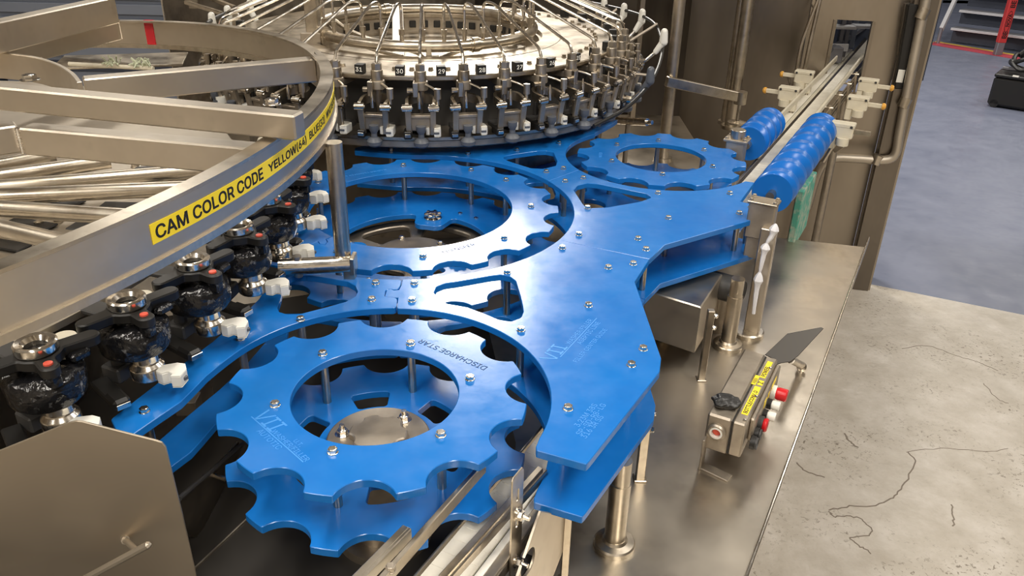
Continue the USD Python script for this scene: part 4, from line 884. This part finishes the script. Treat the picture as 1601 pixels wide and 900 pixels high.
t = thing('deflector_sheet', 'small dark steel deflector sheet between the cover sheet and the nearest star', 'panel', hit(pl2, 305, 835))
obj('sheet', sheet(pl2, [(274, 782), (330, 738), (372, 690), (380, 696), (354, 756), (314, 834), (306, 840), (296, 839)], .004), 'steel_dark', t)
obj('rail', cyl(hit(pl2, 276, 778)+pl2[1]*.006, hit(pl2, 376, 692)+pl2[1]*.006, .006, 10), 'dark_grey', t)
obj('stud', cyl(hit(pl2, 334, 742), hit(pl2, 334, 742)+pl2[1]*.03, .007, 12), 'steel_bright', t)
t = thing('rinser_bracket', 'dark angled steel bracket under the left guide', 'bracket', at(250, 700, -.3))
obj('plate', [bar(at(205, 690, -.25), at(330, 610, -.25), .02, .16, .002), bar(at(290, 640, -.18), at(300, 622, -.18), .05, .04, .002)], 'steel_dull', t)

# discharge conveyor
dl0 = at(735, 807, BZ)
def dp(s, o, z): return np.array([*(dl0+U*s+Vn*o)[:2], Z(z)])
t = thing('discharge_conveyor', 'discharge conveyor with a white slat belt under the nearest star', 'conveyor', (*dp(0, .04, 0)[:2], Z(DECK)))
for i in range(34):
    s = -.60+.0381*i; obj('slat', bar(dp(s, .041, BZ-.004), dp(s+.0379, .041, BZ-.004), .0826, .006, .0005), 'belt_white', t)
obj('belt_bed', bar(dp(-.62, .041, BZ-.014), dp(.7, .041, BZ-.014), .08, .012), 'steel_dark', t)
obj('wear_strip', bar(dp(-.62, .094, BZ-.006), dp(.7, .094, BZ-.006), .016, .014), 'white_plastic', t)
obj('side_channel', [bar(dp(-.62, -.012, BZ-.05), dp(.55, -.012, BZ-.05), .006, .09), bar(dp(-.62, .112, BZ-.03), dp(.20, .112, BZ-.03), .012, .03), bar(dp(-.62, .112, BZ+.0), dp(.20, .112, BZ+.0), .02, .008)], 'steel', t)
def rail_px(p0, p1, z, w, h, m='steel'): return bar(at(*p0, z), at(*p1, z), w, h, .0015)
obj('guide_rail', [rail_px((757, 728), (560, 952), -.055, .010, .028), rail_px((751, 730), (556, 950), -.05, .012, .010)], 'steel', t)
obj('guide_rail', [rail_px((640, 832), (545, 930), -.055, .012, .026), rail_px((635, 824), (540, 920), -.045, .014, .008)], 'steel', t)
obj('guide_rail', [rail_px((845, 733), (690, 905), -.12, .014, .012), rail_px((852, 738), (700, 908), -.13, .012, .022)], 'steel', t)
obj('rail_bolt', hexbolt(at(612, 884, -.05)+[0, -.01, 0], .008, .008, .01), 'steel_dull', t)
bk = at(806, 806, -.08); 
px0 = at(802, 895, -.24)
Tb = np.eye(4); Tb[:3, 0], Tb[:3, 1], Tb[:3, 2] = U*.55+np.array([.0, .0, 0]), (0, 0, 1), Vn
def vplate(poly, o, th, xd):
    m = plate(poly, 0, th, .001); n = np.cross(xd, (0, 0, 1)); T = np.eye(4); T[:3, 0], T[:3, 1], T[:3, 2], T[:3, 3] = xd, (0, 0, 1), n, o; m.apply_transform(T); return m
so = dp(-.03, .135, -.33)
o = at(809, 800, -.075); o = np.array([o[0], o[1], Z(-.075)])
strip = Polygon([(-.022, -.215), (.022, -.215), (.022, .085), (.017, .094), (-.017, .094), (-.022, .088)])
slot_ = lambda y, L: LineString([(0, y-L/2), (0, y+L/2)]).buffer(.0042)
obj('strap', vplate(strip.difference(unary_union([slot_(.040, .022), slot_(-.02, .03), slot_(-.135, .03)])), o, .004, U), 'steel', t, label='upright slotted strap')
n_ = np.cross(U, (0, 0, 1))
for z in (-.005, -.125):
    p = o+np.array([0, 0, z]); obj('strap_bolt', [lathe([(0, 0), (.014, 0), (.014, .002), (0, .002)], p, 16, n_), hexbolt(p+n_*.002, .009, .008, .010, n_), cyl(p+n_*.01, p+n_*.026, .0048, 12)], 'steel_bright', t)
so_ = dp(0, .150, 0); spl = (so_, n_)
def suv(px, py): q_ = hit(spl, px, py); return ((q_-so_)@U, q_[2]-so_[2])
sp_ = Polygon([suv(*q_) for q_ in [(790, 960), (846, 799), (893, 806), (884, 852), (842, 960)]])
sp_ = sp_.difference(Point(*suv(826, 879)).buffer(.030))
obj('side_panel', vplate(sp_, so_, .006, U), 'steel_brushed', t, label='side panel with a round opening')
oo2 = dp(0, .17, 0)
obj('cable_duct', [bar(dp(-.5, .13, BZ-.09), dp(.03, .13, BZ-.09), .03, .05, .004)], 'dark_grey', t)
q = at(873, 905, DECK)+[.012, 0, 0]
t = sq_leg(q, np.array([q[0], q[1], Z(-.18)]), 'slim angled steel leg under the tip of the center guide', .016)
obj('cap', lathe([(0, 0), (.010, 0), (.009, .006), (0, .009)], (q[0], q[1], Z(-.181)), 14), 'steel_bright', t)

# control box
cz1, cz0 = Z(-.233), Z(-.344)
fl = np.array([.508, 1.713, 0]); B = lambda s, o, z: np.array([*(fl+U*s+Vn*o)[:2], z])      # s along, o to the right
t = thing('control_box', 'grimy pendant control box with yellow labels and push buttons on the machine table', 'control box', B(.18, .05, Z(DECK)))
T62 = np.eye(4); T62[:3, 0], T62[:3, 1] = U, -Vn
obj('body', cbox(.365, .062, cz1-cz0, B(.1825, .031, (cz0+cz1)/2), .005, T62), 'steel_dull', t)
obj('lid', cbox(.360, .033, cz1-cz0-.006, B(.181, .081, (cz0+cz1)/2), .004, T62), 'steel_dull', t)
obj('lid', cbox(.300, .014, .070, B(.200, .104, (cz0+cz1)/2+.008), .004, T62), 'steel_dull', t)
obj('gasket', cbox(.358, .004, cz1-cz0-.008, B(.181, .0635, (cz0+cz1)/2), .001, T62), 'black_rubber', t)
for s in (.02, .14, .30): obj('lid_screw', lathe([(0, 0), (.006, 0), (.005, .004), (0, .005)], B(s, .090, cz1-.004), 12), 'steel_bright', t)
obj('gland', [lathe([(.013, 0), (.024, 0), (.024, .008), (.020, .012), (.013, .012), (.013, 0)], B(0, .030, cz1-.045), 28, -U), lathe([(0, -.001), (.013, -.001), (.013, .003), (0, .003)], B(0, .030, cz1-.045), 20, -U)], 'steel_dull', t)
obj('gland_ring', lathe([(.012, .001), (.0165, .001), (.0165, .013), (.012, .013), (.012, .001)], B(0, .030, cz1-.045), 28, -U), 'white_plastic', t)
obj('gland_core', lathe([(0, .002), (.0125, .002), (.009, .006), (0, .005)], B(0, .030, cz1-.045), 20, -U), 'red_dot', t)
def strip_lab(s0, s1, o, w, text, h, name='label_strip'):
    p = Polygon([B(s0, o-w/2, 0)[:2], B(s1, o-w/2, 0)[:2], B(s1, o+w/2, 0)[:2], B(s0, o+w/2, 0)[:2]])
    obj(name, plate(p, cz1+.0008-(.003 if o > .066 else 0), .0012, .0002), 'label_yellow', t, label='yellow printed label')
    if text: obj('label_text', text3(text, h, B(s0+.006, o+h*.5, 0)[:2], U, cz1+.0006-(.003 if o > .066 else 0), .0005, True), 'label_ink', t)
strip_lab(.045, .190, .082, .017, 'BOTTLE/CONV. D', .010)
strip_lab(.195, .245, .068, .012, 'FEED', .008)
strip_lab(.200, .225, .084, .014, 'Z', .012)
strip_lab(.240, .335, .082, .015, 'POWER', .011)
def face_lab(s, z, w, h):
    obj('label_strip', cbox(w, .0012, h, B(s, .1115, z), .0002, T62), 'label_yellow', t, label='yellow printed label')
face_lab(.165, cz1-.030, .026, .022); face_lab(.205, cz1-.028, .016, .015); face_lab(.265, cz1-.026, .055, .016)
def knob(s, z, r, L, m, m2=None, ring='steel'):
    obj('button_collar', lathe([(0, 0), (r*1.15, 0), (r*1.15, .012), (0, .012)], B(s, .1108, z), 24, Vn), ring, t)
    obj('push_button', lathe([(0, .010), (r*.8, .010), (r, .018), (r, L-.003), (r*.9, L), (0, L)], B(s, .1108, z), 24, Vn), m, t, label={'red_button': 'red mushroom push button'}.get(m))
knob(.262, cz1-.052, .018, .042, 'red_button', ring='white_plastic')
knob(.212, cz1-.060, .013, .034, 'white_plastic', ring='black_plastic')
knob(.165, cz1-.066, .013, .034, 'white_plastic', ring='black_plastic')
knob(.115, cz1-.064, .019, .024, 'red_button', ring='dark_grey')
knob(.075, cz1-.070, .015, .016, 'dark_grey', ring='black_plastic')
knob(.040, cz1-.075, .016, .014, 'dark_grey', ring='black_plastic')
obj('foot_bracket', [bar(B(-.004, .005, Z(DECK)), B(-.004, .005, cz0+.04), .006, .035, .001, up=(U[0], U[1], 0)), bar(B(-.004, .003, Z(DECK)+.003), B(-.02, .085, Z(DECK)+.003), .03, .006, .001)], 'steel_dull', t)
obj('support_leg', cyl(B(.30, .04, Z(DECK)), B(.30, .04, cz0+.01), .016, 14), 'steel_dull', t)
t = thing('black_rag', 'crumpled black rubber rag lying on top of the control box', 'rag', B(.05, .04, cz1))
rag = trimesh.creation.icosphere(4, .032); v = np.array(rag.vertices); v = v*[1.15, .8, .40]
f1 = meshkit.fbm(v*34+2, 3, 3)-.5; v += rag.vertices/.032*(.034*f1)[:, None]*[1, 1, .7]; v[:, 2] = np.maximum(v[:, 2], -.012)
obj('rag', trimesh.Trimesh(v+B(.055, .030, cz1+.0115), rag.faces, process=False), 'black_rubber', t)
# tilted drip plate on a ball foot
pp = plane3(B(.385, .02, Z(-.30)), B(.385, .125, Z(-.325)), B(.53, .09, Z(-.22)))
t = thing('tilted_plate', 'tilted dark steel plate on a ball-ended foot behind the control box', 'plate', at(1250, 582, DECK))
obj('plate', sheet(pp, [(1196, 554), (1231, 521), (1284, 511), (1288, 513), (1248, 556), (1236, 565), (1222, 567), (1214, 570), (1208, 560)], .004), 'steel_black', t)
f0, f1_ = hit(pp, 1238, 560), at(1252, 580, DECK)
f0 = f0-pp[1]*.012
obj('stem', cyl(f0, f1_+[0, 0, .022], .0115, 18), 'steel', t)
obj('ball_foot', [trimesh.creation.icosphere(3, .016).apply_translation(f1_+[0, 0, .0155]), cyl(f1_, f1_+[0, 0, .004], .012, 16)], 'steel_bright', t)

# ================================================================== FAR HALL
FZ = -ZB
s_l, s_r = at(1466, 68, FZ), at(1615, 88, FZ)
sd = (s_r-s_l)/np.linalg.norm(s_r-s_l); sn = np.array([-sd[1], sd[0], 0])
t = thing('stair_unit', 'grey steel stair with pale tread edges at the far side of the hall', 'stairs', s_l+sd*1.0)
for i in range(6):
    z = .27*(i+1); o = sn*(.26*i)
    obj('tread', bar(s_l+o+sd*.15+sn*.14+[0, 0, z], s_l+o+sd*3.2+sn*.14+[0, 0, z], .28, .03), 'stair_steel', t)
    obj('tread_edge', bar(s_l+o+sd*.15+[0, 0, z], s_l+o+sd*3.2+[0, 0, z], .02, .04, .003), 'stair_edge', t)
    obj('riser', bar(s_l+o+sd*.15+sn*.2+[0, 0, z-.13], s_l+o+sd*3.2+sn*.2+[0, 0, z-.13], .01, .2), 'grey_paint_dark', t)
obj('stringer', bar(s_l+[0, 0, .24], s_l+sn*1.6+[0, 0, 1.95], .06, .10), 'stair_edge', t)
obj('leg', cyl(s_l, s_l+[0, 0, .26], .03, 10), 'stair_steel', t)
m0, m1 = at(1461, 66, FZ), at(1615, 92, FZ)
struct('floor_marking', quad_slab([m0[:2], m1[:2], (m1+sn*-.30)[:2], (m0+sn*-.30)[:2]], .001, .006), 'floor_red')
struct('floor_marking', quad_slab([(m0+sn*-.0)[:2], m1[:2], (m1+sn*.12)[:2], (m0+sn*.12)[:2]], .001, .0065), 'floor_yellow')
struct('floor_marking', quad_slab([(m0-sd*.35)[:2], (m0)[:2], (m0+sn*-.30)[:2], (m0-sd*.35+sn*-.30)[:2]], .001, .0068), 'floor_yellow')
mb = at(1559, 86, FZ)
t = thing('red_mast', 'red upright lift mast with dark lettering in front of the far stair', 'mast', mb)
obj('mast', cbox(.13, .10, 1.6, mb+[0, 0, 1.0], .01), 'red_paint', t)
obj('socket', cbox(.12, .09, .22, mb+[0, 0, .11], .01), 'stair_steel', t, label='grey lower socket')
def vtext(s, h, base):
    m = meshkit.text_mesh(s, h, .002, True); v = np.array(m.vertices)
    return trimesh.Trimesh(np.c_[base[0]+h/2-v[:, 1], np.full(len(v), base[1])-v[:, 2], base[2]+v[:, 0]], m.faces, process=False)
obj('lettering', [vtext('BE', .07, mb+[0, -.051, .27]), vtext('NOVA', .05, mb+[0, -.051, .46]), vtext('BE', .07, mb+[0, -.051, .75])], 'label_ink', t, label='dark sideways lettering')
ov = affinity.scale(Point(0, 0).buffer(1), .045, .17); ov = ov.difference(affinity.scale(ov, .84, .95))
m = plate(ov, .002, .003, .0002); m.apply_transform(trimesh.transformations.rotation_matrix(PI/2, (1, 0, 0))); m.apply_translation(mb+[0, -.05, .54]); obj('emblem', m, 'label_ink', t, label='oval outline emblem')
k0 = at(1541, 166, FZ); k1 = at(1640, 182, FZ); kd = (k1-k0)/np.linalg.norm(k1-k0); kn = np.array([-kd[1], kd[0], 0])
t = thing('tool_case', 'black wheeled case with a grey pull frame at the right edge', 'case', k0+kd*.4)
obj('case', [bar(k0+kn*.3+[0, 0, .20], k0+kd*1.0+kn*.3+[0, 0, .20], .6, .36, .03), bar(k0+kn*.3+[0, 0, .40], k0+kd*1.0+kn*.3+[0, 0, .40], .62, .04, .01)], 'black_plastic', t)
obj('wheel', [cyl(k0+kd*.08+kn*.0+[0, 0, .05], k0+kd*.08+kn*.06+[0, 0, .05], .05, 16)], 'black_rubber', t)
obj('latch', bar(k0+kd*.20-kn*.002+[0, 0, .42], k0+kd*.27-kn*.002+[0, 0, .42], .03, .02), 'white_plastic', t)
obj('pull_frame', [bar(k0+kd*.02+kn*.35+[0, 0, .44], k0+kd*.5+kn*.35+[0, 0, .44], .03, .03), bar(k0+kd*.36+kn*.35+[0, 0, .44], k0+kd*.62+kn*.4+[0, 0, 1.3], .04, .04, up=(0, 1, 0))], 'stair_steel', t)
t = thing('hose_coil', 'tangled black hose on top of the black case', 'hose', k0+kd*.25+kn*.3+[0, 0, .42])
P = [k0+kd*(.28+.20*math.cos(i*.9)*(1-.02*i))+kn*(.30+.16*math.sin(i*.9))+[0, 0, .46+.012*i+.05*math.sin(i*2.1)] for i in range(18)]
obj('hose', tube(smooth_path(P, 5), .028, 8), 'black_rubber', t)
# blue-grey louvred unit seen beyond the rinser
lv = at(180, 30, -.3)
d1 = CAM+ray(178, 30)*(7.6/ray(178, 30)[1]); d2 = CAM+ray(330, 5)*(7.6/ray(330, 5)[1])
t = thing('louvred_cabinet', 'blue-grey louvred cabinet beyond the cam frame', 'cabinet', (-3.0, 7.8, 0))
obj('body', cbox(3.4, .5, 2.2, (-3.2, 8.1, 1.1), .01), 'grey_paint', t)
for i in range(7): obj('louvre', bar(np.array([-4.8, 7.83, 1.0+.13*i]), np.array([-1.6, 7.83, 1.0+.13*i]), .03, .09, .004), 'grey_paint', t)
obj('gap', cbox(3.3, .03, .10, (-3.2, 7.85, .86)), 'grey_paint_dark', t)
t = thing('dark_cabinet', 'dark grey cabinet with pale vertical bars, behind the top left beam', 'cabinet', (-5.6, 7.6, 0))
obj('body', cbox(1.8, .5, 2.6, (-5.9, 7.9, 1.3), .01), 'grey_paint_dark', t)
for x in (-5.3, -5.15): obj('upright_bar', cbox(.05, .04, 2.5, (x, 7.62, 1.3), .004), 'stair_edge', t)
